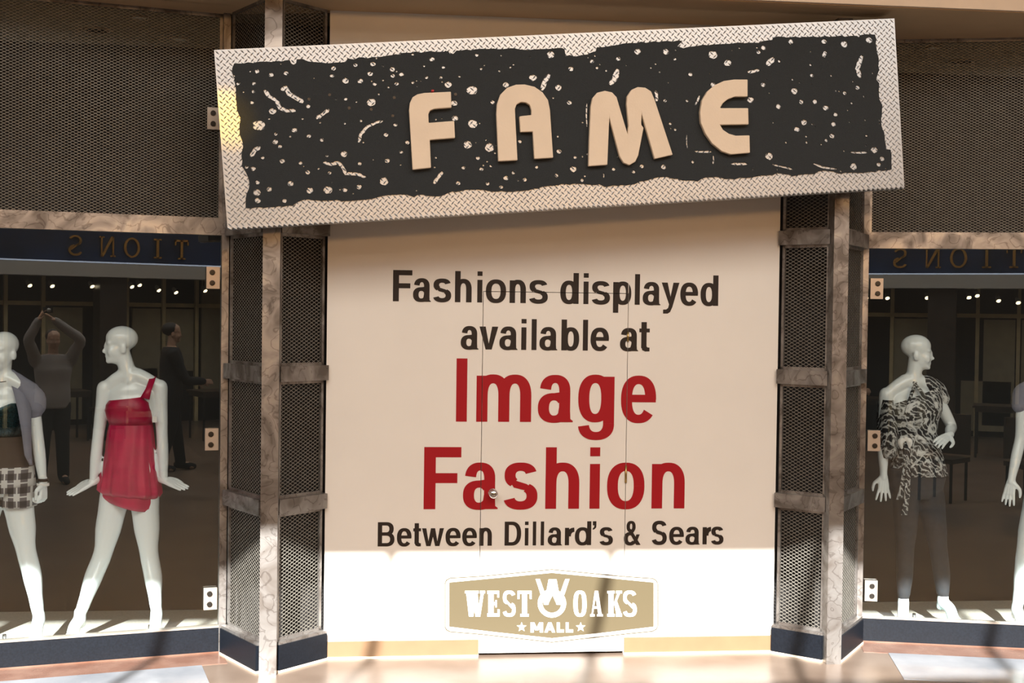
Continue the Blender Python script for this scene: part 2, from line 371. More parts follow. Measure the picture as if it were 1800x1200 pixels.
# lettering ---------------------------------------------------------
def ringarc(cx, cy, rx, ry, tx, ty, a0=0, a1=360, n=2.35, seg=None):
    a0, a1 = math.radians(a0), math.radians(a1); seg = seg or max(6, int(abs(a1 - a0) / .13))
    def pt(a, rx, ry):
        c, s = math.cos(a), math.sin(a)
        return (cx + rx * math.copysign(abs(c) ** (2 / n), c), cy + ry * math.copysign(abs(s) ** (2 / n), s))
    O = [pt(a0 + (a1 - a0) * i / seg, rx, ry) for i in range(seg + 1)]; I = [pt(a0 + (a1 - a0) * i / seg, rx - tx, ry - ty) for i in range(seg + 1)]
    return [[O[i], O[i + 1], I[i + 1], I[i]] for i in range(seg)]
def rc(x0, y0, x1, y1): return [[(x0, y0), (x1, y0), (x1, y1), (x0, y1)]]
S_, T_, X_, OV = .178, .135, .74, .012
def glyph(ch, w):
    S, T, X = S_, T_, X_
    if ch == 'o': return ringarc(w / 2, X / 2, w / 2, X / 2 + OV, S, T)
    if ch in 'Il': return rc(0, 0, w, 1)
    if ch == 'i': return rc(0, 0, w, X - .01) + rc(0, .855, w, 1)
    if ch in 'nh':
        return rc(0, 0, S, X - .01 if ch == 'n' else 1) + rc(w - S, 0, w, X * .56) + ringarc(w / 2, X * .55, w / 2, X * .45 + OV, S, T * 1.05, 0, 180)
    if ch == 'm':
        c = (w - S) / 2; r = rc(0, 0, S, X - .01)
        for x0, x1 in ((0, c + S), (c, w)):
            r += rc(x1 - S, 0, x1, X * .56) + ringarc((x0 + x1) / 2, X * .55, (x1 - x0) / 2, X * .45 + OV, S, T * 1.05, 0, 180)
        return r
    if ch == 'r': return rc(0, 0, S, X - .01) + ringarc(w + .03, X * .5, w - S * .25, X * .5, S, T * 1.35, 92, 180)
    if ch == 'F': return rc(0, 0, S + .01, 1) + rc(0, .835, w, 1) + rc(0, .42, w * .9, .58)
    if ch == 'B':
        return rc(0, 0, S, 1) + rc(0, .865, w * .5, 1) + rc(0, .445, w * .55, .58) + rc(0, 0, w * .55, .135) + ringarc(w * .5, .722, w * .45, .278, S, .135, -90, 90) + ringarc(w * .52, .29, w * .48, .29, S, .135, -90, 90)
    if ch == 'D': return rc(0, 0, S, 1) + rc(0, .86, w * .42, 1) + rc(0, 0, w * .42, .14) + ringarc(w * .42, .5, w * .58, .5, S, .14, -90, 90)
    if ch == 'a':
        x1 = w - .045
        return rc(x1 - S, .06, x1, X * .66) + ringarc((x1 + .03) / 2, X * .66, (x1 - .03) / 2, X * .34 + OV, S, T * .95, 0, 172) + ringarc(x1 * .5, .225, x1 * .5, .225 + OV, S, T * .85, 35, 325) + \
            [[(x1 * .5, .225 + .225 + OV), (x1 * .5, .225 + .225 + OV - T * .85), (x1 - S * .5, .37), (x1 - S * .3, .49)]] + [[(x1 - S, .16), (x1, .16), (x1 + .005, .05), (w, .02), (w, 0), (x1 - S + .02, 0)]] + [[(x1 * .5, -OV), (x1 * .7, 0), (x1 - .06, .13), (x1 - S * 1.0, .24), (x1 * .62, T * .85), (x1 * .5, T * .85 - OV)]]
    if ch in 'sS':
        H = X if ch == 's' else 1.0; t = T * (1 if ch == 's' else 1.1)
        yt, yb = H * .735, H * .28
        return ringarc(w / 2, yt, w / 2 - .015, H * .265 + OV, S, t, 15, 235) + ringarc(w / 2, yb, w / 2, H * .28 + OV, S, t, 62, -165) + \
            [[(w * .14, H * .66), (w * .30, H * .47), (w * .62, H * .41), (w * .80, H * .30), (w * .88, H * .36), (w * .83, H * .47), (w * .68, H * .545), (w * .38, H * .615), (w * .30, H * .70)]]
    if ch in 'dbp':
        cx = w * .47 if ch == 'd' else w * .53; st = rc(w - S, 0, w, 1) if ch == 'd' else (rc(0, 0, S, 1) if ch == 'b' else rc(0, -.27, S, X - .01))
        return st + ringarc(cx, X / 2, w * .47, X / 2 + OV, S, T)
    if ch == 'g':
        return rc(w - S, -.02, w, X - .01) + ringarc(w * .47, X / 2 + .01, w * .47, X / 2 + OV, S, T) + ringarc(w * .5, -.02, w * .5, .265, S, T * .95, 188, 360)
    if ch == 'e': return ringarc(w / 2, X / 2, w / 2, X / 2 + OV, S, T, 0, 322) + rc(S * .7, X / 2 - .045, w - .005, X / 2 + .075)
    if ch == 'v':
        k = S * 1.12; return [[(0, X), (k, X), (w / 2, .19), (w / 2 + S * .55, 0), (w / 2 - S * .55, 0)], [(w - k, X), (w, X), (w / 2 + S * .55, 0), (w / 2 - S * .55, 0), (w / 2, .19)]]
    if ch == 'w':
        k = S * .98; h = S * .5; r = []
        for x0 in (0, w / 2 - k / 2):
            ww = w / 2 + k / 2; m = x0 + ww / 2
            r += [[(x0, X), (x0 + k, X), (m, .2), (m + h, 0), (m - h, 0)], [(x0 + ww - k, X), (x0 + ww, X), (m + h, 0), (m - h, 0), (m, .2)]]
        return r
    if ch == 'y':
        k = S * 1.12; return [[(0, X), (k, X), (w * .55, .17), (w * .46, -.02)], [(w - k, X), (w, X), (w * .62, -.06), (w * .5, -.22), (w * .36, -.275), (w * .1, -.275), (w * .1, -.145), (w * .28, -.14), (w * .38, -.09), (w * .42, .0)]]
    if ch == 't':
        c = w * .45; return rc(c - S / 2, .1, c + S / 2, .95) + rc(0, X - .125, w, X) + [[(c - S / 2, .16), (c + S / 2, .16), (c + S / 2 + .03, .125), (w, .12), (w, -.005), (c + .05, -.012), (c - S / 2 + .04, .03)]]
    if ch == "'": return [[(0, .83), (w, .83), (w, 1), (0, 1)], [(w, .83), (w * .95, .74), (w * .5, .67), (0, .64), (0, .70), (w * .35, .75), (w * .45, .83)]]
    if ch == '&':
        return ringarc(w * .42, .77, w * .27, .24, S * .8, T * .85) + ringarc(w * .37, .26, w * .37, .27 + OV, S * .95, T, 75, 330) + [[(w * .17, .72), (w * .42, .66), (w, 0), (w * .74, 0)], [(w * .30, .52), (w * .42, .42), (w * .62, .58), (w * .52, .66)], [(w * .74, .44), (w * .94, .44), (w * .80, .18), (w * .64, .03), (w * .54, .14), (w * .66, .26)]]
    return []
def put_letter(ch, x0, x1, z0, cap, m, yface=0.):
    w = (x1 - x0) / cap; mb = MB()
    for k_, poly in enumerate(glyph(ch, w)):
        mb.prism([(x0 + px * cap, yface - .0012 - k_ * 2.5e-5, z0 + pz * cap) for px, pz in poly], (0, .0009, 0))
    me = bpy.data.meshes.new('letter'); me.from_pydata(mb.v, [], mb.f)
    bm = bmesh.new(); bm.from_mesh(me); bmesh.ops.recalc_face_normals(bm, faces=bm.faces)
    for xs in (DX0 - G / 2, DX1 + G / 2):         # the door gap runs through the letters
        if x0 - .05 < xs < x1 + .05:
            for s in (-1, 1):
                bmesh.ops.bisect_plane(bm, geom=bm.verts[:] + bm.edges[:] + bm.faces[:], plane_co=(xs + s * G / 2, 0, 0), plane_no=(1, 0, 0))
            bmesh.ops.delete(bm, geom=[f for f in bm.faces if abs(f.calc_center_median().x - xs) < G / 2 and z0 < DZ], context='FACES')
    if z0 < DZ < z0 + cap and x1 > DX0 and x0 < DX1:
        for s in (0, 1):
            bmesh.ops.bisect_plane(bm, geom=bm.verts[:] + bm.edges[:] + bm.faces[:], plane_co=(0, 0, DZ + s * G), plane_no=(0, 0, 1))
        bmesh.ops.delete(bm, geom=[f for f in bm.faces if DZ < f.calc_center_median().z < DZ + G and DX0 < f.calc_center_median().x < DX1], context='FACES')
    bm.to_mesh(me); bm.free()
    return link('letter', me, m, bar)
LINES = [
    ((640, 450), 218, 237, 68, 'Fashionsdisplayed', [138,230,234,320,330,417,435,515,542,566,583,680,697,775,790,880,940,1028,1051,1075,1090,1178,1193,1280,1297,1321,1335,1420,1425,1510,1515,1600,1612,1697], M_BLKV),
    ((640, 450), 447, 455, 298, 'availableat', [463,548,552,642,648,735,753,777,802,826,840,926,945,1030,1048,1072,1085,1173,1226,1313,1318,1368], M_BLKV),
    ((640, 450), 793, 797, 490, 'Image', [440,492,537,800,832,1000,1025,1198,1230,1398], M_RED),
    ((640, 750), 392, 393, 94, 'Fashion', [285,463,473,640,667,830,868,1030,1080,1128,1163,1342,1377,1535], M_RED),
    ((640, 750), 573, 562, 457, "BetweenDillard's&Sears", [65,145,157,227,235,272,277,382,390,462,470,540,552,612,673,752,770,787,808,824,846,862,880,948,962,1005,1010,1088,1095,1112,1128,1192,1245,1325,1378,1450,1462,1532,1540,1608,1622,1660,1662,1722], M_BLKV)]
K = 1800 / 660
for (org, b0, b1, top, chars, xs, m) in LINES:
    f = lambda x, y: at(org[0] + x / K, org[1] + y / K, 0)
    z0 = (f(xs[0], b0).z + f(xs[-1], b1).z) / 2; cap = f(xs[0], top).z - f(xs[0], b0).z
    for i, ch in enumerate(chars):
        ym = b0 + (b1 - b0) * i / max(1, len(chars) - 1)
        put_letter(ch, f(xs[2 * i], ym).x, f(xs[2 * i + 1], ym).x, z0, cap, m)

# mall logo on the lower wall
lg = empty('mall_logo', at(967, 1062, 0), 'gold mall logo plaque film with white lettering low on the white wall', 'logo')
fL = lambda x, y: at(640 + x / K, 750 + y / K, 0)
def flat(name, pts, m, lvl, parent=lg):
    q = []
    for x, y in pts:
        p = fL(x, y); q.append((p.x, -.0004 - .0007 * lvl, p.z))
    return MB().prism(q, (0, .0006, 0)).build(name, m, parent)
flat('gold_outline', [(385,752),(392,733),(412,722),(560,714),(900,681),(1240,714),(1385,724),(1403,735),(1410,752),(1410,955),(1402,972),(1382,982),(1240,996),(900,1034),(560,996),(412,984),(392,974),(385,957)], M_GOLD, 1)
flat('white_border', [(390,752),(397,737),(414,727),(560,719),(900,686),(1240,719),(1383,729),(1399,739),(1405,752),(1405,955),(1398,968),(1380,977),(1240,991),(900,1029),(560,991),(414,979),(397,970),(390,957)], M_WHITEV, 2)
gf = flat('gold_field', [(408,745),(620,725),(900,699),(1180,725),(1388,745),(1388,957),(1180,982),(900,1012),(620,982),(408,957)], M_GOLD, 3)
def slab(ch, x0, x1, y0, y1):
    w, h = x1 - x0, y1 - y0; s = .30; t = .14; o = []
    P = lambda lst: [(x0 + a * w, y1 - b * h) for a, b in lst]
    R = lambda a, b, c, d: P([(a, b), (c, b), (c, d), (a, d)])
    if ch == 'W': o = [R(0, .9, .42, 1), R(.36, .9, .68, 1), R(.74, .9, 1, 1), P([(.06, .95), (.34, .95), (.42, 0), (.2, 0)]), P([(.42, .95), (.5, .55), (.42, 0), (.25, 0), (.40, .95)]), P([(.38, .95), (.62, .95), (.72, 0), (.52, 0)]), P([(.8, .95), (.94, .95), (.76, 0), (.58, 0)])]
    if ch == 'E': o = [R(.08, 0, .5, 1), R(0, 0, .95, .12), R(0, .88, .92, 1), R(.8, 0, .95, .28), R(.78, .74, .92, 1), R(.4, .44, .72, .56), R(.62, .36, .74, .64)]
    if ch == 'T': o = [R(.32, 0, .68, 1), R(0, .88, 1, 1), R(0, .68, .14, 1), R(.86, .68, 1, 1), R(.2, 0, .8, .1)]
    if ch == 'L': o = [R(0, 0, .4, 1), R(0, 0, 1, .28)]
    if ch == 'M': o = [R(0, 0, .26, 1), R(.74, 0, 1, 1), P([(0, 1), (.3, 1), (.62, .2), (.38, .2)]), P([(.7, 1), (1, 1), (.62, .2), (.38, .2)])]
    if ch == 'a': o = [P([(.34, 1), (.64, 1), (1, 0), (.7, 0), (.48, .75)]), P([(.36, 1), (.62, 1), (.3, 0), (0, 0)]), R(.25, .2, .75, .42)]
    if ch == 'A': o = [P([(.36, 1), (.62, 1), (.92, .05), (.62, .05)]), P([(.36, 1), (.5, 1), (.22, .05), (.1, .05)]), R(.2, .3, .75, .4), R(0, 0, .36, .09), R(.52, 0, 1, .09)]
    if ch == 'K': o = [R(.08, 0, .42, 1), R(0, 0, .5, .1), R(0, .9, .5, 1), P([(.4, .45), (.72, .95), (.9, .95), (.52, .42)]), P([(.45, .55), (.62, .66), (1, .05), (.64, .05)]), R(.6, .9, 1, 1), R(.58, 0, 1, .1)]
    if ch == 'S': o = [[(x0 + a * w, y1 - b * h) for a, b in q] for q in ringarc(.5, .74, .48, .27, .26, .13, 20, 250, 2.6) + ringarc(.5, .27, .5, .28, .27, .13, 70, -165, 2.6)] + [P([(.06, .66), (.34, .62), (.94, .34), (.7, .3)])]
    if ch == 'O': o = [[(x0 + a * w, y1 - b * h) for a, b in q] for q in ringarc(.5, .5, .5, .51, .33, .12, 0, 360, 2.8)]
    return o
def logo_letter(name, polys):
    mb = MB()
    for k_, pl in enumerate(polys):
        q = [(fL(x, y).x, -.0032 - k_ * 3e-5, fL(x, y).z) for x, y in pl]; mb.prism(q, (0, .0006, 0))
    return mb.build(name, M_WHITEV, gf)
for ch, a, b_ in (('W', 483, 580), ('E', 590, 652), ('S', 664, 726), ('T', 735, 803), ('O', 1003, 1066), ('A', 1083, 1145), ('K', 1165, 1236), ('S', 1240, 1306)):
    logo_letter('letter', slab(ch, a, b_, 785, 908))
for ch, a, b_ in (('M', 797, 858), ('a', 864, 916), ('L', 924, 958), ('L', 966, 1002)):
    logo_letter('letter', slab(ch, a, b_, 936, 984))
emb = [[(900 + (a - .5) * 136, 845 - (b - .5) * 136) for a, b in q] for q in ringarc(.5, .5, .5, .5, .17, .17, 0, 360, 2)]
emb += [[(822, 728), (842, 728), (866, 795), (884, 850), (862, 850), (842, 790)], [(984, 728), (964, 728), (940, 795), (920, 850), (942, 850), (964, 790)], [(884, 730), (922, 730), (906, 800), (880, 852), (862, 852)], [(884, 730), (922, 730), (944, 852), (924, 852), (900, 800)]]
logo_letter('emblem', emb)
for cx in (755, 1038):
    st = [(cx + (24 if i % 2 == 0 else 10) * math.sin(i * math.pi / 5), 959 - (24 if i % 2 == 0 else 10) * math.cos(i * math.pi / 5)) for i in range(10)]
    logo_letter('star', [st])

# ------------------------------------------------------------------ expanded metal mesh
def diamond_mesh(name, P0, U, w, h, lw, sw, parent, z0, wd=.0028, th=.0018):
    """strands of expanded metal filling a rectangle of width w along U and height h above z0"""
    mb = MB(); sl = sw / lw; P0 = Vector(P0); U = Vector(U).normalized(); N_ = U.cross(ZUP)
    for fam in (1, -1):
        m_ = sl * fam; n0 = int(math.floor(-max(0, m_) * w / sw)) - 1; n1 = int(math.ceil((h - min(0, m_) * w) / sw)) + 1
        for i in range(n0, n1 + 1):
            c = i * sw
            xs = [0, w]
            lo, hi = sorted(((0 - c) / m_, (h - c) / m_)); x0 = max(0, lo); x1 = min(w, hi)
            if x1 - x0 < .004: continue
            a = Vector((x0, m_ * x0 + c)); b = Vector((x1, m_ * x1 + c)); d = (b - a).normalized(); q = Vector((-d.y, d.x)) * wd / 2
            off = N_ * (th * fam * .5)
            pts = [P0 + U * p.x + ZUP * (z0 - 0 + p.y) + off for p in (a - q, b - q, b + q, a + q)]
            mb.prism(pts, N_ * th)
    o = mb.build(name, M_MESH, parent, recalc=False); o['kind'] = 'stuff'
    return o
def bar_between(p, q, z0, z1, thick, name, m, parent):
    p = Vector(p); q = Vector(q); d = (q - p); L = d.length; d.normalize(); n_ = Vector((d.y, -d.x, 0))
    c = (p + q) / 2; return B(name, m, parent, (c.x, c.y, (z0 + z1) / 2), (L / 2, thick / 2, (z1 - z0) / 2), X=d, Y=n_)

RAILS = [(2.385, 2.468), (1.578, 1.662), (.856, .94)]
BAYS = [(.165, .856), (.94, 1.578), (1.662, 2.385), (2.468, ZC)]
def column(side, name, label, post, faceA, faceB):
    x0, x1, y0, y1 = post
    root = empty(name, ((x0 + x1) / 2, (y0 + y1) / 2, 0), label, 'column', 'angled mesh columns beside the entrance')
    MB().span(x0, x1, y0, y1, 0, ZC).build('front_post', M_STEEL, root)
    J = JL if side < 0 else JR; e = EL if side < 0 else ER; n_ = NL if side < 0 else NR
    c = J - e * .02 - n_ * .025
    B('window_jamb', M_STEEL, root, (c.x, c.y, ZC / 2), (.02, .028, ZC / 2), X=e, Y=n_)
    for (p, q) in (faceA, faceB):
        p = Vector((*p, 0)); q = Vector((*q, 0)); d = (q - p); L = d.length; d.normalize()
        nrm = Vector((d.y, -d.x, 0)); nrm = nrm if nrm.y < 0 else -nrm
        for z0, z1 in RAILS: bar_between(p, q, z0, z1, .045, 'rail', M_STEEL, root)
        pb, qb = p + nrm * .012, q + nrm * .012
        bar_between(pb, qb, .012, .15, .04, 'base_plinth', M_BASE, root)
        bar_between(pb, qb, 0, .012, .046, 'plinth_foot', M_CREAM, root)
        bar_between(p, q, .15, .166, .05, 'plinth_cap', M_STEEL, root)
        for z0, z1 in BAYS:
            i0, i1 = p + d * .012, q - d * .012
            fr = MB(); s = .016
            for a, b_ in ((.012, .012 + s), (L - .012 - s, L - .012)):
                ca = p + d * ((a + b_) / 2) - nrm * .012; fr.box((ca.x, ca.y, (z0 + z1) / 2), (s / 2, .006, (z1 - z0) / 2), X=d, Y=nrm)
            for a, b_ in ((z0, z0 + s), (z1 - s, z1)):
                ca = (p + q) / 2 - nrm * .012; fr.box((ca.x, ca.y, (a + b_) / 2), (L / 2 - .012, .006, s / 2), X=d, Y=nrm)
            fr.build('mesh_frame', M_STEEL, root)
            P0 = p + d * .02 - nrm * .02
            diamond_mesh('mesh_infill', P0, d, L - .04, z1 - z0 - .004, .036, .0205, root, z0 + .002)
    return root
column(-1, 'mesh_column', 'three-sided expanded metal column with swirled steel post left of the white wall', (-1.638, -1.546, -.32, -.235), ((-1.872, .145), (-1.632, -.262)), ((-1.556, -.25), (-1.309, -.004)))
column(1, 'mesh_column', 'three-sided expanded metal column with swirled steel post right of the white wall', (1.529, 1.615, -.285, -.195), ((1.608, -.225), (1.890, .165)), ((1.309, -.004), (1.540, -.212)))

# ------------------------------------------------------------------ shop windows with the screens above them
for side, idx in ((-1, 1), (1, 2)):
    sname = 'left' if side < 0 else 'right'
    e = EL if side < 0 else ER; n_ = NL if side < 0 else NR
    win = empty('window_%d' % idx, W(side, 0, 0, 0), 'frameless glass display window %s of the entrance' % sname, None, None, 'structure')
    def plank(name, m, parent, t0, t1, d0, d1, z0, z1):
        c = W(side, (t0 + t1) / 2, (d0 + d1) / 2, (z0 + z1) / 2)
        return B(name, m, parent, c, ((t1 - t0) / 2, (d1 - d0) / 2, (z1 - z0) / 2), X=e, Y=n_)
    plank('window_base', M_BASE, win, 0, WLEN, -.05, .0, .01, .147)
    plank('base_foot', M_BROWNSTRIP, win, 0, WLEN, -.05, .004, 0, .010)
    plank('base_cap', M_BRACKET, win, 0, WLEN, -.06, .002, .147, .153)
    plank('head_rail', M_STEEL, win, 0, WLEN, -.07, .0, 2.389, 2.472)
    plank('rail_lip', M_STEEL, win, 0, WLEN, -.05, -.012, 2.472, 2.488)
    # single pane
    p = [W(side, .0, -.02, .153), W(side, WLEN, -.02, .153), W(side, WLEN, -.02, 2.389), W(side, .0, -.02, 2.389)]
    gm = bpy.data.meshes.new('glass_pane'); gm.from_pydata([tuple(x) for x in p], [], [(0, 1, 2, 3)]); link('glass_pane', gm, M_GLASS, win)
    for z in (2.146, 1.227, .316):
        c = W(side, .049, .002, z); br = B('bracket', M_BRACKET, win, c, (.037, .009, .062), X=e, Y=n_)
        for dz in (-.03, .03):
            bb = W(side, .054, .0105, z + dz)
            MB().tube([bb, bb + n_ * .007, bb + n_ * .0075], [.016, .0155, .01], 14).build('bolt', M_BOLT, br)
    scr = empty('mesh_screen', W(side, 0, 0, 2.49), 'dark expanded metal screen above the %s display window' % sname, 'screen', 'mesh screens above the windows')
    def plank2(*a): return plank(*a)
    plank('screen_frame', M_STEEL, scr, 0, WLEN, -.05, -.03, ZC - .02, ZC)
    plank('screen_frame', M_STEEL, scr, 0, .018, -.05, -.03, 2.488, ZC)
    c = W(side, .018, -.035, 0)
    diamond_mesh('mesh_infill', c, e, WLEN - .03, ZC - 2.49, .0335, .0167, scr, 2.488, wd=.0025)
    c = W(side, .049, -.02, 3.05); br = B('bracket', M_BRACKET, scr, c, (.037, .006, .062), X=e, Y=n_)
    for dz in (-.03, .03):
        bb = W(side, .054, -.013, 3.05 + dz); MB().tube([bb, bb + n_ * .007], .015, 12).build('bolt', M_BOLT, br)

# recessed downlights in the ceiling of the display area
for i, (x, y, r, lit, lab) in enumerate(((-2.726, .726, .085, 0, 'dark recessed ceiling downlight behind the left screen, farthest left'), (-2.409, .335, .05, 1, 'small pale recessed ceiling light behind the left screen, nearest the front'), (-2.269, .888, .06, 1, 'small pale recessed ceiling light behind the left screen, nearest the column'),
                                 (2.739, .725, .085, 0, 'dark recessed ceiling downlight behind the right screen'), (2.373, .346, .05, 1, 'small pale recessed ceiling light behind the right screen, beside the sign'))):
    dl = empty('downlight', (x, y, ZC - .012), lab, 'light', 'display ceiling downlights')
    mb = MB(); rg = []
    for rr, z in ((r * .78, 0), (r * .78, -.008), (r, -.012), (r * 1.02, -.008), (r * 1.02, 0)):
        rg.append([Vector((x + rr * math.cos(t), y + rr * math.sin(t), ZC + z)) for t in [2 * math.pi * k / 24 for k in range(24)]])
    mb.loft(rg + [rg[0]], close=False).build('trim_ring', mat('drab_ring', (.2, .17, .13), .5), dl, True)
    mb = MB(); rg = [[Vector((x + rr * math.cos(t), y + rr * math.sin(t), ZC + z)) for t in [2 * math.pi * k / 24 for k in range(24)]] for rr, z in ((r * .78, -.006), (r * .5, -.003))]
    mb.loft(rg).build('lamp', mat('pale_lens', (.4, .38, .32), .4) if lit else M_DARK, dl)

# ------------------------------------------------------------------ the tilted sign
YS = -.50
c0, c1, c2, c3 = [at(*p, YS) for p in ((378, 87), (1572, 33), (1590, 328), (398, 402))]
su = ((c1 - c0) + (c2 - c3)).normalized(); sv = Vector((-su.z, 0, su.x))
sc_ = (c0 + c1 + c2 + c3) / 4; SWD = ((c1 - c0).length + (c2 - c3).length) / 2; SHT = (((c0 - c3).dot(sv)) + ((c1 - c2).dot(sv))) / 2
SN = Vector((0, -1, 0))
sign = empty('shop_sign', sc_ - sv * SHT / 2, 'tilted diamond plate shop sign with a torn black sheet and four cream letters', 'sign')
def SP(u, v, w=0.): return sc_ + su * u + sv * v + SN * w
B('plate_box', M_PLATE, sign, sc_ - SN * .085, (SWD / 2, SHT / 2, .085), X=su, Y=sv, Z=SN)
lug = MB(); pitch = .0225; q2 = pitch / math.sqrt(2); nn_ = int((SWD + SHT) / 2 / q2) + 2
for i in range(-nn_, nn_ + 1):           # basket weave: each lug points at the middle of its neighbour
    for j in range(-nn_, nn_ + 1):
        u, v = (i - j) * q2, (i + j) * q2
        if abs(u) > SWD / 2 - .011 or abs(v) > SHT / 2 - .011: continue
        an = math.radians(45 if (i + j) % 2 else -45)
        a = Vector((math.cos(an), math.sin(an))); b_ = Vector((-a.y, a.x)); L_, w_ = .0150, .0042
        if (i + j) % 2: pass
        q = lambda s, t, h: SP(u + a.x * s + b_.x * t, v + a.y * s + b_.y * t, h)
        lug.add([q(-L_, 0, 0), q(0, -w_, 0), q(L_, 0, 0), q(0, w_, 0), q(-L_ * .55, 0, .0034), q(L_ * .55, 0, .0034)], [(0, 1, 4), (1, 5, 4), (1, 2, 5), (2, 3, 5), (3, 4, 5), (3, 0, 4)])
lg_ = lug.build('raised_lugs', M_PLATE, sign, recalc=False); lg_['kind'] = 'stuff'
edge = MB(); n = int(SWD / .0262)        # slanting lugs bent round the lower edge
for i in range(n):
    u = -SWD / 2 + (i + .5) * SWD / n
    a = SP(u - .012, -SHT / 2 + .006, .002); b_ = SP(u + .006, -SHT / 2 - .004, .001); c = SP(u + .010, -SHT / 2 - .004, -.05)
    edge.tube([a, b_, c], [.003, .0048, .0042], 5)
eo = edge.build('lower_edge_lugs', M_PLATE, sign); eo['kind'] = 'stuff'
def sgn(crop, x, y):
    p = at((370 if crop == 2 else 980) + x / 2.9032, 30 + y / 2.9032, YS) - sc_
    return (p.dot(su), p.dot(sv))
OUT = [(2, x, y) for x, y in ((122,238),(240,230),(385,222),(405,220),(412,238),(425,244),(438,236),(440,217),(470,215),(500,228),(560,232),(640,233),(690,230),(700,212),(735,218),(755,207),(800,212),(830,205),(900,198),(968,193),(972,185),(1100,178),(1210,174),(1222,188),(1240,188),(1255,172),(1400,163),(1530,160),(1600,168),(1680,165),(1760,160))] + \
      [(3, x, y) for x, y in ((20,158),(35,165),(40,200),(60,195),(90,203),(150,192),(195,175),(200,155),(260,150),(380,133),(560,123),(637,122),(610,150),(640,160),(720,147),(860,138),(1000,132),(1095,118),(1100,105),(1300,100),(1525,97),(1535,105),(1545,93),(1618,91),(1640,270),(1625,320),(1640,340),(1640,420),(1655,450),(1650,545),(1665,590),(1675,675),(1697,677),(1703,778),(1600,788),(1450,798),(1350,783),(1310,800),(1200,812),(1140,797),(1060,808),(980,820),(880,825),(810,815),(740,822),(715,838),(640,833),(560,815),(480,825),(420,838),(400,850),(350,858),(240,865),(215,852),(20,852))] + \
      [(2, x, y) for x, y in ((1740,860),(1650,875),(1560,888),(1440,890),(1330,880),(1230,890),(1180,912),(1060,905),(1040,918),(1000,905),(880,912),(780,932),(700,938),(620,935),(480,930),(440,945),(420,962),(300,968),(180,973),(180,930),(200,850),(180,790),(160,760),(165,640),(150,600),(155,520),(135,470),(130,400),(125,340),(110,285))]
out = [sgn(*p) for p in OUT]; rag = []
for i, p in enumerate(out):      # torn edge: short irregular steps between the traced points
    q = out[(i + 1) % len(out)]; L_ = math.dist(p, q); n = max(1, int(L_ / .022)); nx, ny = -(q[1] - p[1]) / max(L_, 1e-6), (q[0] - p[0]) / max(L_, 1e-6)
    for k in range(n):
        t = k / n; j = random.uniform(-.0045, .0045) if k else 0
        rag.append((p[0] + (q[0] - p[0]) * t + nx * j, p[1] + (q[1] - p[1]) * t + ny * j))
D2 = [(188,248,12),(238,277,10),(310,295,11),(386,287,11),(141,340,9),(222,340,9),(219,381,8),(212,436,9),(317,482,16),(499,455,10),(628,262,11),(740,245,10),(829,240,12),(620,300,10),(928,267,12),(930,300,10),(974,292,11),(838,342,10),(950,341,10),(1033,335,7),(1103,309,8),(1130,215,12),(1189,257,8),(1176,310,7),(1270,305,6),(1360,195,9),(1381,266,7),(1213,345,16),(1243,440,15),(1247,517,15),(822,435,20),(690,419,8),(685,543,6),(768,530,6),(944,550,10),(896,600,11),(429,577,12),(333,597,8),(331,637,12),(355,661,9),(502,608,10),(569,627,9),(267,718,8),(218,773,11),(185,766,8),(366,735,11),(460,745,8),(497,792,10),(608,795,9),(595,709,7),(681,699,15),(761,748,9),(902,733,11),(973,689,9),(240,843,10),(300,878,12),(409,849,13),(378,938,11),(237,895,16),(242,936,14),(508,885,15),(686,882,11),(758,866,11),(1736,192,18),(1645,310,18),(1775,360,14),(1507,346,14),(1383,776,10),(1291,769,9),(1365,720,10),(1264,848,10),(1414,850,9),(1604,830,10),(1545,795,8),(1483,868,10),(1664,766,8),(1766,808,9),(1440,435,10),(1578,635,9),(690,325,15),(764,326,12),(815,290,13),(1335,373,24),(1338,545,22),(1313,652,20),(1424,665,21),(885,838,19),(600,882,20),(603,848,12),(247,552,27),(1508,822,13),(1430,760,6),(1005,640,10),(560,540,5),(640,420,5),(470,520,5),(1090,250,5),(780,640,5),(300,520,5),(880,250,5)]
D3 = [(68,265,12),(176,227,10),(202,260,7),(310,213,11),(408,177,15),(553,178,15),(8,362,14),(60,437,12),(1048,345,11),(1208,377,16),(1243,433,12),(1313,433,12),(1367,463,15),(1126,457,12),(1418,497,11),(1257,537,15),(1220,573,15),(1408,547,12),(1400,607,13),(1370,630,8),(1080,710,19),(1615,678,17),(1655,723,12),(1638,752,11),(1511,763,17),(1590,118,17),(1463,138,17),(1360,125,13),(1190,126,12),(1025,180,11),(1050,157,12),(792,192,22),(790,230,11),(868,235,18),(1297,298,10),(1290,245,7),(1530,360,12),(1465,388,10),(985,423,17),(793,345,12),(548,427,9),(660,428,7),(430,762,10),(285,776,9),(388,790,9),(540,765,12),(80,776,16),(90,717,8),(125,833,8),(8,685,12),(598,215,8),(678,293,11),(1130,225,7),(500,240,5),(520,282,5),(1500,440,6),(1165,640,5),(1270,640,6),(1345,650,5),(690,740,7),(575,545,7),(600,575,6),(1575,605,6),(1395,300,5)]
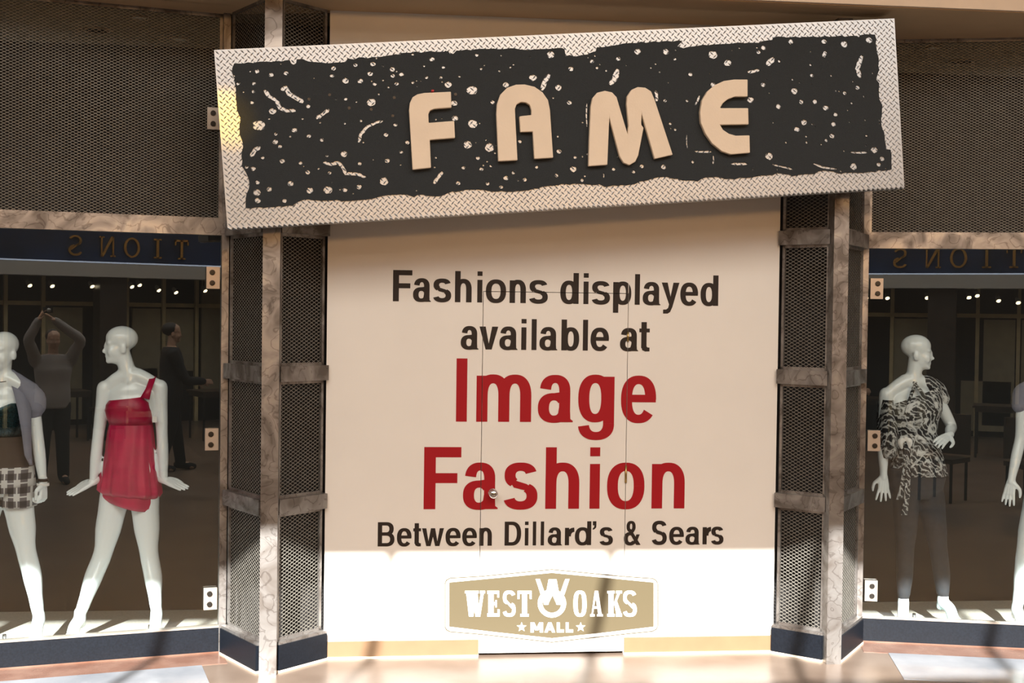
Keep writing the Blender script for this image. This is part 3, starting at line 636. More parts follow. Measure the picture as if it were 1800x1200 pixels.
STK = [(2, [(275,372),(300,405),(335,425),(355,465),(390,478),(435,478)], 9), (2, [(360,372),(385,360),(400,390),(440,415),(475,435)], 10), (2, [(540,518),(575,495),(605,470)], 9), (2, [(755,640),(770,595),(800,560),(840,540),(880,530)], 7), (2, [(575,742),(615,752),(650,742),(675,765),(690,800),(745,800),(798,818)], 8), (2, [(1690,375),(1705,330),(1730,290)], 12), (2, [(205,712),(225,680),(255,662)], 10), (2, [(1500,255),(1530,230),(1565,195)], 22), (2, [(1140,850),(1165,815),(1185,790)], 9),
       (3, [(265,345),(290,320),(310,265)], 13), (3, [(970,282),(1000,278),(1030,270)], 8), (3, [(1065,245),(1085,228),(1105,208)], 12), (3, [(1355,205),(1362,190),(1370,175)], 9), (3, [(1555,195),(1540,230),(1530,265),(1545,310)], 12), (3, [(700,685),(740,688),(785,687)], 5), (3, [(795,705),(796,730),(793,750)], 4), (3, [(660,600),(658,640),(662,670)], 3), (3, [(885,750),(930,748),(970,750)], 6), (3, [(1095,752),(1150,765),(1200,777)], 5), (3, [(1305,748),(1360,768),(1425,775)], 6), (3, [(1495,690),(1540,692),(1580,690)], 5), (3, [(500,375),(508,405),(505,430)], 8), (3, [(235,795),(236,808),(235,820)], 3), (3, [(700,450),(714,428),(725,400)], 5), (3, [(150,440),(147,500),(150,560)], 4), (3, [(585,178),(610,165),(628,152)], 9)]
def inside(p, poly):
    r = False; x, y = p
    for i in range(len(poly)):
        (x0, y0), (x1, y1) = poly[i - 1], poly[i]
        if (y0 > y) != (y1 > y) and x < (x1 - x0) * (y - y0) / (y1 - y0) + x0: r = not r
    return r
KS = abs(sgn(2, 100, 0)[0] - sgn(2, 0, 0)[0]) / 100; taken = []; holes = []
def free(circs):
    for (x, y, r) in circs:
        if not inside((x, y), rag): return False
        if min(math.dist((x, y), q) for q in rag) < r * 1.25 + .002: return False
        if any(math.dist((x, y), (a, b_)) < r + c + .004 for a, b_, c in taken): return False
    return True
def smooth_line(pts, n=4):
    o = []
    for i in range(len(pts) - 1):
        for k in range(n): t = k / n; o.append((pts[i][0] * (1 - t) + pts[i + 1][0] * t, pts[i][1] * (1 - t) + pts[i + 1][1] * t))
    return o + [pts[-1]]
for crop, pts, hw in STK:
    P = smooth_line([sgn(crop, *p) for p in pts], 3); hwm = hw * KS * 1.15; cs = [(x, y, hwm * 1.25) for x, y in P]
    if not free(cs): continue
    Lh, Rh = [], []
    for i, p in enumerate(P):
        a, b_ = P[max(i - 1, 0)], P[min(i + 1, len(P) - 1)]; d = math.dist(a, b_); nx, ny = -(b_[1] - a[1]) / d, (b_[0] - a[0]) / d
        tp = hwm * (.45 if i in (0, len(P) - 1) else 1) * random.uniform(.75, 1.2); tq = hwm * (.45 if i in (0, len(P) - 1) else 1) * random.uniform(.75, 1.2)
        Lh.append((p[0] + nx * tp, p[1] + ny * tp)); Rh.append((p[0] - nx * tq, p[1] - ny * tq))
    holes.append(Lh + Rh[::-1]); taken += cs
for crop, D in ((2, D2), (3, D3)):
    for x, y, r in D:
        u, v = sgn(crop, x, y); r *= KS * 1.2
        if not free([(u, v, r)]): continue
        n = 9 if r < .012 else 13; ph = random.random() * 6; el = random.uniform(.78, 1.0)
        holes.append([(u + r * (random.uniform(.85, 1.1)) * math.cos(ph + 2 * math.pi * k / n), v + r * el * random.uniform(.85, 1.1) * math.sin(ph + 2 * math.pi * k / n)) for k in range(n)]); taken.append((u, v, r))
for _ in range(260):          # fine chips between the larger tears
    u, v = random.uniform(-SWD / 2, SWD / 2), random.uniform(-SHT / 2, SHT / 2); r = random.uniform(.0035, .0065)
    if free([(u, v, r)]) and len(holes) < 290:
        holes.append([(u + r * random.uniform(.7, 1.4) * math.cos(2 * math.pi * k / 6), v + r * random.uniform(.7, 1.2) * math.sin(2 * math.pi * k / 6)) for k in range(6)]); taken.append((u, v, r))
filled('torn_black_sheet', [rag] + holes, M_BLACK, sign, lambda u, v, w: SP(u, v, .0012 + w), .006)
dh = MB()
for x, y in ((608,398),(708,465),(820,472),(930,505),(503,420),(938,412),(1250,395)):
    u, v = sgn(2, x, y); dh = MB(); dh.prism([SP(u + .008 * math.cos(t), v + .008 * math.sin(t), .0075) for t in [2 * math.pi * k / 12 for k in range(12)]], SN * .002)
    dh.build('drilled_hole_disc', M_BOLT, sign)  # dark disc standing in for a drilled hole
FAME = [('F', 2, [(1012,480),(1016,445),(1030,415),(1055,400),(1090,393),(1225,387),(1228,468),(1142,474),(1120,482),(1111,500),(1112,545),(1242,535),(1246,622),(1118,632),(1124,773),(1030,783)]),
        ('A', 2, [(1465,740),(1455,500),(1458,450),(1475,402),(1510,367),(1555,351),(1600,350),(1650,362),(1690,390),(1718,430),(1728,480),(1744,722),(1648,728),(1640,590),(1577,592),(1572,512),(1633,505),(1633,480),(1625,455),(1605,442),(1580,440),(1558,452),(1550,475),(1552,520),(1563,735)]),
        ('M', 3, [(152,765),(155,640),(163,460),(172,420),(195,392),(235,382),(272,390),(295,415),(350,600),(355,560),(345,450),(348,410),(370,377),(402,363),(440,366),(470,385),(487,425),(580,707),(488,728),(422,500),(420,555),(432,570),(405,710),(390,742),(360,760),(330,748),(310,715),(258,520),(248,758)]),
        ('E', 3, [(972,697),(873,705),(830,690),(780,650),(745,600),(722,545),(718,490),(728,430),(755,385),(795,352),(840,332),(890,325),(960,325),(960,412),(895,412),(860,425),(835,445),(820,470),(963,470),(965,553),(820,555),(835,580),(865,600),(900,610),(970,608)])]
for ch, crop, pl in FAME:
    pts = [sgn(crop, *p) for p in pl]
    # the letter stands forward of the plate, so its outline is drawn slightly smaller
    cx = sum(p[0] for p in pts) / len(pts); cy = sum(p[1] for p in pts) / len(pts)
    mb = MB().prism([SP(u, v, .008) for u, v in pts], SN * .032)
    lt = mb.build('foam_letter', M_CREAM, sign); lt['label'] = 'cream foam letter %s' % ch
    bv = lt.modifiers.new('b', 'BEVEL'); bv.width = .004; bv.segments = 2; bv.limit_method = 'ANGLE'
p = sgn(2, 1132, 383); B('red_tape', M_TAPE, sign, SP(p[0], p[1], .03), (.0065, .004, .02), X=su, Y=sv, Z=SN)
for i, x in enumerate((-1.59, 1.57)):
    B('mounting_bracket', M_STEEL, sign, (x, -.326, sc_.z), (.05, .012, .22))

# ------------------------------------------------------------------ figures
def limb(mb, pts, r, n=14): mb.capsules(pts, r, n)
def head_mb(mb, c, yaw, s=1., nod=0.):
    f = Vector((math.sin(yaw), -math.cos(yaw), -nod)).normalized(); r = f.cross(ZUP).normalized(); u = r.cross(f)
    P = lambda a, b, h: Vector(c) + (f * a + r * b + u * h) * s
    E_ = lambda a, b, h, ra, rb, rh: mb.ell(P(a, b, h), (ra * s, rb * s, rh * s), f, r, u)
    E_(-.008, 0, .038, .094, .073, .074); E_(.02, 0, -.03, .068, .058, .085); E_(.045, 0, -.075, .038, .036, .034); E_(.066, 0, -.094, .018, .02, .016)
    E_(.083, 0, -.012, .012, .010, .032); E_(.094, 0, -.036, .013, .012, .013); E_(.076, 0, -.066, .012, .021, .008); E_(.073, 0, -.077, .011, .018, .007)
    for q in (-1, 1):
        E_(.068, q * .028, .012, .016, .022, .010); E_(-.008, q * .066, -.022, .02, .010, .031); E_(.055, q * .036, -.04, .024, .02, .03)
def hand_mb(mb, w, d, nrm, curl=.15, spread=.1, s=1., thumb=1, fist=False):
    """w wrist, d direction of the fingers, nrm back of the hand, thumb +1/-1 side"""
    d = Vector(d).normalized(); nrm = Vector(nrm); nrm = (nrm - d * nrm.dot(d)).normalized(); sd = d.cross(nrm) * thumb; w = Vector(w)
    mb.capsules([w - d * .02 * s, w + d * .01 * s], [.024 * s, .024 * s], 12, 3)
    for k in (-1.3, -.4, .5, 1.3):
        mb.capsules([w + sd * k * .008 * s, w + d * .045 * s + sd * k * .015 * s, w + d * .085 * s + sd * k * .019 * s], [.016 * s, .0135 * s, .0115 * s], 8, 3)
    for k, L_ in ((1.5, .068), (.5, .076), (-.5, .07), (-1.5, .055)):
        p = w + d * .083 * s + sd * k * .0185 * s; pts = [p]; dd = (d + sd * k * spread * .5).normalized(); cu = 1.15 if fist else curl
        for j, fr in enumerate((.45, .32, .23)):
            an = cu * (j + .6) * (1 if fist else .8); q = dd * math.cos(an) - nrm * math.sin(an); p = p + q * L_ * fr * s; pts.append(p)
        mb.capsules(pts, [.0092 * s, .0086 * s, .0078 * s, .0062 * s], 8, 3)
    p = w + d * .025 * s + sd * .026 * s
    t1 = p + (d * .55 + sd * .75 - nrm * .2).normalized() * .035 * s; t2 = t1 + (d * .9 + sd * (.25 if not fist else -.3) - nrm * .25).normalized() * .03 * s; t3 = t2 + (d * .95 - nrm * .2).normalized() * .02 * s
    mb.capsules([w + d * .01 * s + sd * .012 * s, p, t1, t2, t3], [.017 * s, .0165 * s, .0115 * s, .0098 * s, .007 * s], 8, 3)
def oval(c, rx, ry, rot=0., n=48, fn=None):
    o = []
    for k in range(n):
        t = 2 * math.pi * k / n; m = fn(t) if fn else 1
        x, y = rx * m * math.cos(t), ry * m * math.sin(t)
        o.append(Vector((c[0] + x * math.cos(rot) - y * math.sin(rot), c[1] + x * math.sin(rot) + y * math.cos(rot), c[2] + (c[3](t) if len(c) > 3 else 0))))
    return o
def shell(name, rings, m, parent, th=.004):
    """garment: a tube of rings with an inner wall"""
    inner = []
    for r in rings:
        c = sum(r, Vector()) / len(r); inner.append([c + (p - c) * max(.2, 1 - th / max((p - c).length, .01)) for p in r])
    mb = MB(); mb.loft(rings + inner[::-1] + [rings[0]], close=False); return mb.build(name, m, parent, True)
def foot(mb, ankle, toe_dir, s=1., tip=True):
    a = Vector(ankle); d = Vector(toe_dir).normalized(); dn = -ZUP
    heel = a + dn * .05 * s - d * .02 * s; ball = a + dn * (.115 if tip else .06) * s + d * (.085 if tip else .12) * s; toe = ball + d * .05 * s + dn * .006 * s
    mb.capsules([a + ZUP * .02, a + dn * .02 * s, (a + ball) / 2 + d * .01 + ZUP * .005, ball, toe], [.034 * s, .037 * s, .036 * s, .036 * s, .02 * s], 12, 4)
    mb.capsules([a, heel], [.034 * s, .027 * s], 10, 3)
    sdv = d.cross(ZUP)
    mb.capsules([ball - sdv * .02, toe - sdv * .018 - d * .012], [.026 * s, .016 * s], 8, 3); mb.capsules([ball + sdv * .018, toe + sdv * .022 - d * .03], [.024 * s, .014 * s], 8, 3)
def mannequin_body(root, Y, J, yaw_head, lk=1.):
    """J: traced joints (px, py, depth) in the vertical plane at distance Y"""
    g = lambda k: at(J[k][0], J[k][1], Y + (J[k][2] if len(J[k]) > 2 else 0))
    mb = MB()
    nb, ch, wa, hp = g('neck'), g('chest'), g('waist'), g('hip')
    L, R = g('shL'), g('shR')
    mid = (L + R) / 2
    rings = [oval((hp.x, hp.y, hp.z - .09), .13, .095), oval((hp.x, hp.y, hp.z - .03), .165, .115), oval((hp.x, hp.y, hp.z + .03), .163, .112), oval(((hp.x + wa.x) / 2, hp.y, (hp.z + wa.z) / 2 + .02), .138, .096), oval((wa.x, wa.y, wa.z), .112, .083),
             oval(((ch.x + wa.x) / 2, ch.y, (ch.z + wa.z) / 2), .125, .088), oval((ch.x, ch.y - .006, ch.z), .142, .098), oval((mid.x, ch.y + .005, (ch.z + mid.z) / 2 + .02), .148, .085), oval((mid.x, mid.y, mid.z - .012), .142, .062), oval((nb.x, mid.y, mid.z + .03), .07, .05)]
    mb.loft(rings)
    for sgn_ in (-1, 1): mb.ell((ch.x + sgn_ * .058, ch.y - .058, ch.z + .008), (.055, .046, .054))
    hd = g('head')
    mb.capsules([nb - ZUP * .05, (nb * .55 + hd * .45) - ZUP * .03, hd - ZUP * .03], [.056, .047, .05], 16, 4)
    mb.capsules([L, nb - ZUP * .01, R], [.038, .05, .038], 12, 4)
    head_mb(mb, hd, yaw_head, 1.0)
    for s in 'LR':
        if 'el' + s in J: mb.capsules([g('sh' + s), (g('sh' + s) * .5 + g('el' + s) * .5), g('el' + s), (g('el' + s) * .6 + g('wr' + s) * .4), g('wr' + s)], [.046, .039, .034, .034, .0235], 16, 4)
        if 'kn' + s in J:
            h = g('th' + s); k_ = g('kn' + s); a = g('an' + s); cf = g('cf' + s) if 'cf' + s in J else k_ * .68 + a * .32 + Vector((0, .012, 0))
            mb.capsules([h, h * .5 + k_ * .5, k_, cf, cf * .35 + a * .65, a], [x * lk for x in (.088, .076, .054, .053, .038, .030)], 18, 4)
            foot(mb, a, J['ft' + s])
    return remeshed(mb, 'body', M_SKINW, root, .0068, 7), g
def hand_part(root, w, d, nrm, **k):
    mb = MB(); hand_mb(mb, w, d, nrm, **k); return remeshed(mb, 'hand', M_SKINW, root, .0034, 4)

# mannequin in the red dress -----------------------------------------
Y2 = .40
J2 = dict(head=(212, 606), neck=(229, 655), shL=(184, 682), shR=(281, 680), chest=(230, 717), waist=(230, 760), hip=(229, 832), elL=(173, 765), wrL=(164, 845, -.03), elR=(285, 765), wrR=(288, 842, -.03),
          thL=(203, 868), knL=(181, 972, -.05), cfL=(165, 1012, -.03), anL=(140, 1082, -.02), ftL=(-.35, -1, 0), thR=(253, 868), knR=(262, 972, -.03), cfR=(269, 1012), anR=(275, 1076), ftR=(.1, -1, 0))
m2 = empty('mannequin', at(215, 1108, Y2 - .02), 'white mannequin in a red one-shoulder dress, head turned left, left window', 'mannequin', 'shop window mannequins')
body, g2 = mannequin_body(m2, Y2, J2, -1.25)
hand_part(m2, at(164, 846, Y2 - .03), at(121, 868, Y2 - .09) - at(164, 846, Y2 - .03), (0, -.35, 1), curl=.04, spread=.05, thumb=1)
hand_part(m2, at(288, 843, Y2 - .03), at(326, 858, Y2 - .09) - at(288, 843, Y2 - .03), (0, -.35, 1), curl=.04, spread=.05, thumb=-1)
def r2(px0, px1, py, ry, fn=None, tilt=None, dy=0):
    a, b = at(px0, py, Y2), at(px1, py, Y2); c = (a + b) / 2
    return oval((c.x, Y2 + dy, c.z, tilt) if tilt else (c.x, Y2 + dy, c.z), (b.x - a.x) / 2, ry, 0, 96, fn)
pl = lambda amp, n, ph=0: (lambda t: 1 + amp * math.sin(n * t + ph) + amp * .5 * math.sin((2 * n + 1) * t + 1))
tl = lambda a: (lambda t: a * math.cos(t))
bust = lambda t: 1 + .24 * max(0, -math.sin(t)) ** 1.1 * (1 - .25 * max(0, -math.sin(t)) ** 12)
shell('bodice', [r2(194, 258, 699, .098, bust, tl(.014)), r2(189, 266, 708, .112, bust, tl(.008)), r2(187, 268, 720, .116, bust), r2(190, 268, 733, .105, bust), r2(192, 268, 746, .098)], M_REDDK, m2)
skirt = [r2(192, 268, 745, .099), r2(191, 269, 752, .103, pl(.012, 14)), r2(188, 271, 775, .114, pl(.025, 14)), r2(184, 274, 805, .125, pl(.035, 13)), r2(178, 279, 835, .138, pl(.04, 12)), r2(174, 283, 855, .145, pl(.04, 12), tl(-.005)), r2(173, 284, 863, .145, pl(.035, 12), tl(-.012)), r2(178, 279, 870, .132, pl(.02, 12), tl(-.016))]
shell('skirt', skirt, M_REDFAB, m2)
hz = lambda a, b: (lambda t: -a * math.cos(t) - b * max(0, math.cos(t - 1.72 * math.pi)) ** 1.5)
shell('hem_band', [r2(181, 276, 864, .130, pl(.01, 9), hz(.014, .006)), r2(179, 276, 872, .134, pl(.012, 9), hz(.017, .016)), r2(180, 275, 879, .132, pl(.01, 9), hz(.02, .024)), r2(184, 272, 883, .125, None, hz(.02, .028)), r2(189, 267, 882, .118, None, hz(.02, .026))], M_REDFAB, m2)
sp = [at(255, 700, Y2 - .105), at(261, 685, Y2 - .085), at(267, 668, Y2 - .045), at(269, 662, Y2 + .0), at(267, 672, Y2 + .05), at(262, 700, Y2 + .09)]
stp = MB(); rg = []
for i, p in enumerate(sp):
    wd = .026 if i == 0 else .017; dpt = (sp[min(i + 1, 5)] - sp[max(i - 1, 0)]).normalized(); sdv = Vector((1, 0, 0)); sdv = (sdv - dpt * sdv.dot(dpt)).normalized(); nn = dpt.cross(sdv) * .004
    rg.append([p - sdv * wd - nn, p + sdv * wd - nn, p + sdv * wd + nn, p - sdv * wd + nn])
stp.loft(rg).build('shoulder_strap', M_REDDK, m2, True)
B('price_tag', M_WHITEV, m2, at(272, 737, Y2 - .07), (.013, .004, .017))

# mannequin in lilac jacket and plaid shorts ------------------------------
Y1m = .22
J1 = dict(head=(6, 617), neck=(4, 660), shL=(-46, 690), shR=(54, 690), chest=(3, 722), waist=(4, 772), hip=(8, 842), elR=(66, 768), wrR=(75, 843, -.03), elL=(-56, 768), wrL=(-62, 845, -.03),
          thR=(30, 872), knR=(46, 968, -.05), cfR=(56, 1008, -.02), anR=(68, 1084), ftR=(.05, -1, 0), thL=(-18, 872), knL=(-40, 968, -.03), cfL=(-48, 1010), anL=(-62, 1084), ftL=(-.3, -1, 0))
m1 = empty('mannequin', at(5, 1112, Y1m - .02), 'white mannequin in a lilac-grey jacket and plaid shorts at the left picture edge', 'mannequin', 'shop window mannequins')
body1, g1 = mannequin_body(m1, Y1m, J1, -.35)
hand_part(m1, at(76, 848, Y1m - .03), (.02, -.12, -1), (.9, -.3, 0), curl=.5, spread=.02, thumb=1, fist=True)
for i, (py, r, m) in enumerate(((843, .030, M_BROWNF), (851, .034, M_WHITEV))):
    c = at(75.5, py, Y1m - .03); MB().loft([[c + Vector((rr * math.cos(t), rr * math.sin(t), z)) for t in [2 * math.pi * k / 24 for k in range(24)]] for rr, z in ((r - .006, -.008), (r, -.008), (r, .008), (r - .006, .008), (r - .006, -.008))], close=False).build('bracelet', m, m1, True)
def r1(px0, px1, py, ry, fn=None, tilt=None, dy=0.):
    a, b = at(px0, py, Y1m), at(px1, py, Y1m); c = (a + b) / 2
    return oval((c.x, Y1m + dy, c.z, tilt) if tilt else (c.x, Y1m + dy, c.z), (b.x - a.x) / 2, ry, 0, 72, fn)
vneck = lambda t: -.035 * max(0, 1 - abs(t - 1.5 * math.pi) / .5)
shell('sequin_top', [r1(-42, 49, 706, .112, bust, vneck), r1(-42, 49, 722, .124, bust), r1(-38, 44, 748, .106), r1(-35, 42, 770, .096)], M_SEQUIN, m1)
shell('waistband', [r1(-36, 44, 766, .1), r1(-40, 50, 790, .112), r1(-44, 58, 815, .124), r1(-46, 60, 826, .126)], M_BROWNF, m1)
shell('shorts_seat', [r1(-45, 59, 818, .126), r1(-47, 62, 840, .136), r1(-48, 63, 862, .138)], M_PLAID, m1)
for s, (cx0, cx1) in ((0, (-50, 8)), (1, (5, 62))):
    shell('shorts_leg', [r1(cx0, cx1, 852, .120), r1(cx0 - 1, cx1 + 1, 872, .122), r1(cx0 - 2, cx1 + 2, 888, .120, pl(.02, 5))], M_PLAID, m1)
# open jacket: puffed short sleeves and two fronts falling open
for s in (-1, 1):
    sh = g1('shR' if s > 0 else 'shL'); el = g1('elR' if s > 0 else 'elL'); d = (el - sh)
    mb = MB(); mb.capsules([sh - Vector((s * .03, 0, -.02)), sh + d * .12 + Vector((s * .014, 0, 0)), sh + d * .33 + Vector((s * .008, 0, 0)), sh + d * .46], [.05, .062, .062, .046], 20, 4); mb.capsules([g1('neck') + Vector((s * .045, .02, .005)), (g1('neck') + sh) / 2 + Vector((0, .01, .02)), sh + Vector((0, 0, .01))], [.03, .042, .05], 14, 4); mb.build('puff_sleeve', M_LILAC, m1, True)
    x = lambda px: px if s > 0 else 8 - px
    F_ = [(18, 662, .02), (30, 690, -.085), (38, 720, -.125), (44, 760, -.115), (49, 800, -.12), (54, 818, -.115)]
    rg = []
    for i, (px, py, dy) in enumerate(F_):
        w0, w1 = ((-3, 12), (-6, 18), (-7, 17), (-6, 11), (-6, 7), (-2, 4))[i]
        rg.append([at(x(px + w0), py, Y1m + dy), at(x(px + w1), py, Y1m + dy + .05), at(x(px + w1), py, Y1m + dy + .058), at(x(px + w0), py, Y1m + dy + .008)])
    MB().loft(rg).build('jacket_front', M_LILAC, m1, True)
nk = at(4, 664, Y1m); MB().tube([(nk.x + .062 * math.cos(t), Y1m + .054 * math.sin(t), nk.z - .0 - .02 * max(0, -math.sin(t))) for t in [2 * math.pi * k / 30 for k in range(31)]], .0022, 6).build('necklace', M_BLACKF, m1, True)

# mannequin in the black and white print tunic -----------------------------
Y3 = .45
J3 = dict(head=(1612, 619), neck=(1604, 664), shL=(1558, 693), shR=(1644, 692), chest=(1603, 724), waist=(1606, 770), hip=(1612, 838), elL=(1552, 770), wrL=(1553, 834, -.04), elR=(1672, 748, .03), wrR=(1668, 765, -.14),
          thL=(1594, 874), knL=(1591, 968, -.03), cfL=(1590, 1008), anL=(1588, 1056), ftL=(-.45, -1, 0), thR=(1636, 874), knR=(1650, 968, -.03), cfR=(1655, 1008), anR=(1658, 1052), ftR=(.5, -1, 0))
m3 = empty('mannequin', at(1622, 1084, Y3 - .02), 'white mannequin in a black and white print tunic, head turned right, right window', 'mannequin', 'shop window mannequins')
body3, g3 = mannequin_body(m3, Y3, J3, 1.2, .78)
hand_part(m3, at(1553, 836, Y3 - .04), (-.02, -.1, -1), (-.2, -1, 0), curl=.08, spread=.35, thumb=1)
hand_part(m3, g3('wrR'), Vector((-.55, -.45, -.18)), (.3, -.3, 1), curl=.35, spread=.12, thumb=-1)
def r3(px0, px1, py, ry, fn=None, tilt=None, dy=0.):
    a, b = at(px0, py, Y3), at(px1, py, Y3); c = (a + b) / 2
    return oval((c.x, Y3 + dy, c.z, tilt) if tilt else (c.x, Y3 + dy, c.z), (b.x - a.x) / 2, ry, 0, 84, fn)
tn = [r3(1562, 1650, 692, .088, bust, tl(.075)), r3(1558, 1651, 708, .112, bust, tl(.03)), r3(1557, 1650, 722, .124, bust, tl(.008)), r3(1560, 1647, 742, .110), r3(1563, 1645, 764, .1), r3(1564, 1645, 770, .099), r3(1563, 1648, 776, .102), r3(1566, 1655, 800, .124, pl(.02, 11)), r3(1570, 1660, 822, .134, pl(.03, 11)), r3(1572, 1663, 834, .137, pl(.03, 11))]
shell('tunic', tn, M_PRINT, m3)
# wide draped sleeve over one arm, cap sleeve over the other
a_, b_ = g3('shL'), g3('elL')
shell('draped_sleeve', [oval((at(1557, 702, Y3).x, Y3, at(1557, 702, Y3).z), .034, .085, 0, 48), oval((at(1558, 735, Y3).x, Y3, at(1558, 735, Y3).z), .050, .098, 0, 48), oval((at(1559, 770, Y3).x, Y3 - .02, at(1559, 770, Y3).z), .062, .090, 0, 48, pl(.04, 7)), oval((at(1560, 796, Y3).x, Y3 - .03, at(1560, 796, Y3).z), .055, .070, 0, 48, pl(.06, 7), ), oval((at(1558, 803, Y3).x, Y3 - .03, at(1558, 803, Y3).z), .042, .050, 0, 48)], M_PRINT, m3)
mb = MB(); mb.capsules([at(1628, 672, Y3), at(1645, 684, Y3), at(1655, 700, Y3 + .01)], [.05, .058, .05], 18, 5); mb.build('cap_sleeve', M_PRINT, m3, True)
mb = MB(); mb.capsules([at(1610, 672, Y3 - .045), at(1603, 690, Y3 - .10), at(1592, 725, Y3 - .135)], [.009, .011, .008], 10, 4); mb.capsules([at(1606, 672, Y3 - .045), at(1622, 692, Y3 - .10), at(1642, 726, Y3 - .125)], [.009, .012, .008], 10, 4); mb.build('neck_scarf', M_PRINT, m3, True)
sash = MB().loft([r3(1563, 1646, 762, .104), r3(1562, 1647, 765, .108), r3(1562, 1647, 774, .108), r3(1563, 1646, 777, .104)], close=False).build('sash', M_PRINT, m3, True)
mb = MB()
for dx, sgn_ in ((-9, -1), (7, 1)): mb.capsules([at(1592, 771, Y3 - .125), at(1592 + dx, 776, Y3 - .135), at(1592 + dx * .8, 786, Y3 - .13)], [.012, .02, .010], 10, 4)
mb.ell(at(1592, 771, Y3 - .13), (.016, .014, .016)); mb.build('bow', M_WHITEV, m3, True)
for pts in ([(1594, 778, -.13), (1592, 820, -.15), (1586, 860, -.15), (1581, 878, -.15)], [(1596, 778, -.135), (1597, 825, -.16), (1595, 870, -.16), (1590, 905, -.155)]):
    rg = []
    for i, (px, py, dy) in enumerate(pts):
        c = at(px, py, Y3 + dy); h = .013 + .008 * i / 3; rg.append([c + Vector((-h, -.003, 0)), c + Vector((h, .004, 0)), c + Vector((h, .010, 0)), c + Vector((-h, .004, 0))])
    MB().loft(rg).build('sash_end', M_PRINT, m3, True)
jn = MB()
for s in 'LR':
    h, k_, c_, a = g3('th' + s), g3('kn' + s), g3('cf' + s), g3('an' + s); top = g3('hip')
    jn.capsules([(top * .35 + h * .65) + ZUP * .07, h, h * .5 + k_ * .5, k_, c_, c_ * .35 + a * .65, a + ZUP * .03], [.085, .086, .072, .055, .053, .042, .036], 18, 4)
hq = g3('hip'); jn.loft([oval((hq.x, hq.y, hq.z + dz), rx, ry) for dz, rx, ry in ((-.13, .09, .09), (-.07, .165, .125), (0, .182, .13), (.06, .176, .125))]); remeshed(jn, 'jeans', M_JEAN, m3, .008, 5)

# mannequin cut by the right edge --------------------------------------
Y4 = .30
J4 = dict(head=(1846, 612), neck=(1848, 658), shL=(1800, 690), shR=(1894, 690), chest=(1847, 722), waist=(1848, 770), hip=(1848, 838), elL=(1794, 768), wrL=(1778, 842, -.04), elR=(1902, 768), wrR=(1906, 842),
          thL=(1826, 872), knL=(1802, 972, -.04), cfL=(1798, 1010), anL=(1788, 1068), ftL=(-.1, -1, 0), thR=(1872, 872), knR=(1884, 972), cfR=(1888, 1010), anR=(1892, 1068), ftR=(.2, -1, 0))
m4 = empty('mannequin', at(1840, 1090, Y4 - .02), 'white mannequin arm and leg showing at the right picture edge', 'mannequin', 'shop window mannequins')
body4, g4 = mannequin_body(m4, Y4, J4, .5)
hand_part(m4, at(1778, 844, Y4 - .04), (-.25, -.15, -1), (-.7, -.7, 0), curl=.15, spread=.2, thumb=-1)
def r4(px0, px1, py, ry, fn=None):
    a, b = at(px0, py, Y4), at(px1, py, Y4); c = (a + b) / 2
    return oval((c.x, Y4, c.z), (b.x - a.x) / 2, ry, 0, 60, fn)
shell('grey_blouse', [r4(1803, 1891, 696, .1), r4(1801, 1893, 722, .124, bust), r4(1810, 1886, 765, .1), r4(1806, 1892, 800, .122)], M_LILAC, m4)
shell('skirt', [r4(1808, 1888, 795, .12), r4(1803, 1894, 840, .14, pl(.02, 9)), r4(1812, 1902, 905, .15, pl(.04, 9))], M_JEAN, m4)
mb = MB(); mb.capsules([at(1808, 682, Y4), at(1798, 692, Y4), at(1793, 712, Y4)], [.05, .06, .05], 18, 4); mb.build('cap_sleeve', M_LILAC, m4, True)

# glass discs that carry the mannequins
for i, (mm, px, py, Y, lab) in enumerate(((m1, 5, 1112, Y1m, 'glass base disc under the plaid shorts mannequin'), (m2, 262, 1102, Y2, 'glass base disc under the red dress mannequin'), (m3, 1610, 1082, Y3, 'glass base disc under the print tunic mannequin'), (m4, 1840, 1090, Y4, 'glass base disc under the mannequin at the right edge'))):
    c = at(px, 1100, Y); st = empty('display_stand', (c.x, c.y, .02), lab, 'stand', 'mannequin base discs')
    MB().loft([[Vector((c.x + r * math.cos(t), c.y + r * math.sin(t), z)) for t in [2 * math.pi * k / 40 for k in range(40)]] for r, z in ((.19, .0205), (.195, .024), (.19, .03))]).build('disc', mat('sea_green_glass', (.25, .42, .40), .08, coat=.4), st, True)
    MB().tube([(c.x, c.y + .03, .03), (c.x, c.y + .03, .10)], .01, 12).build('rod', M_CHROME, st, True)

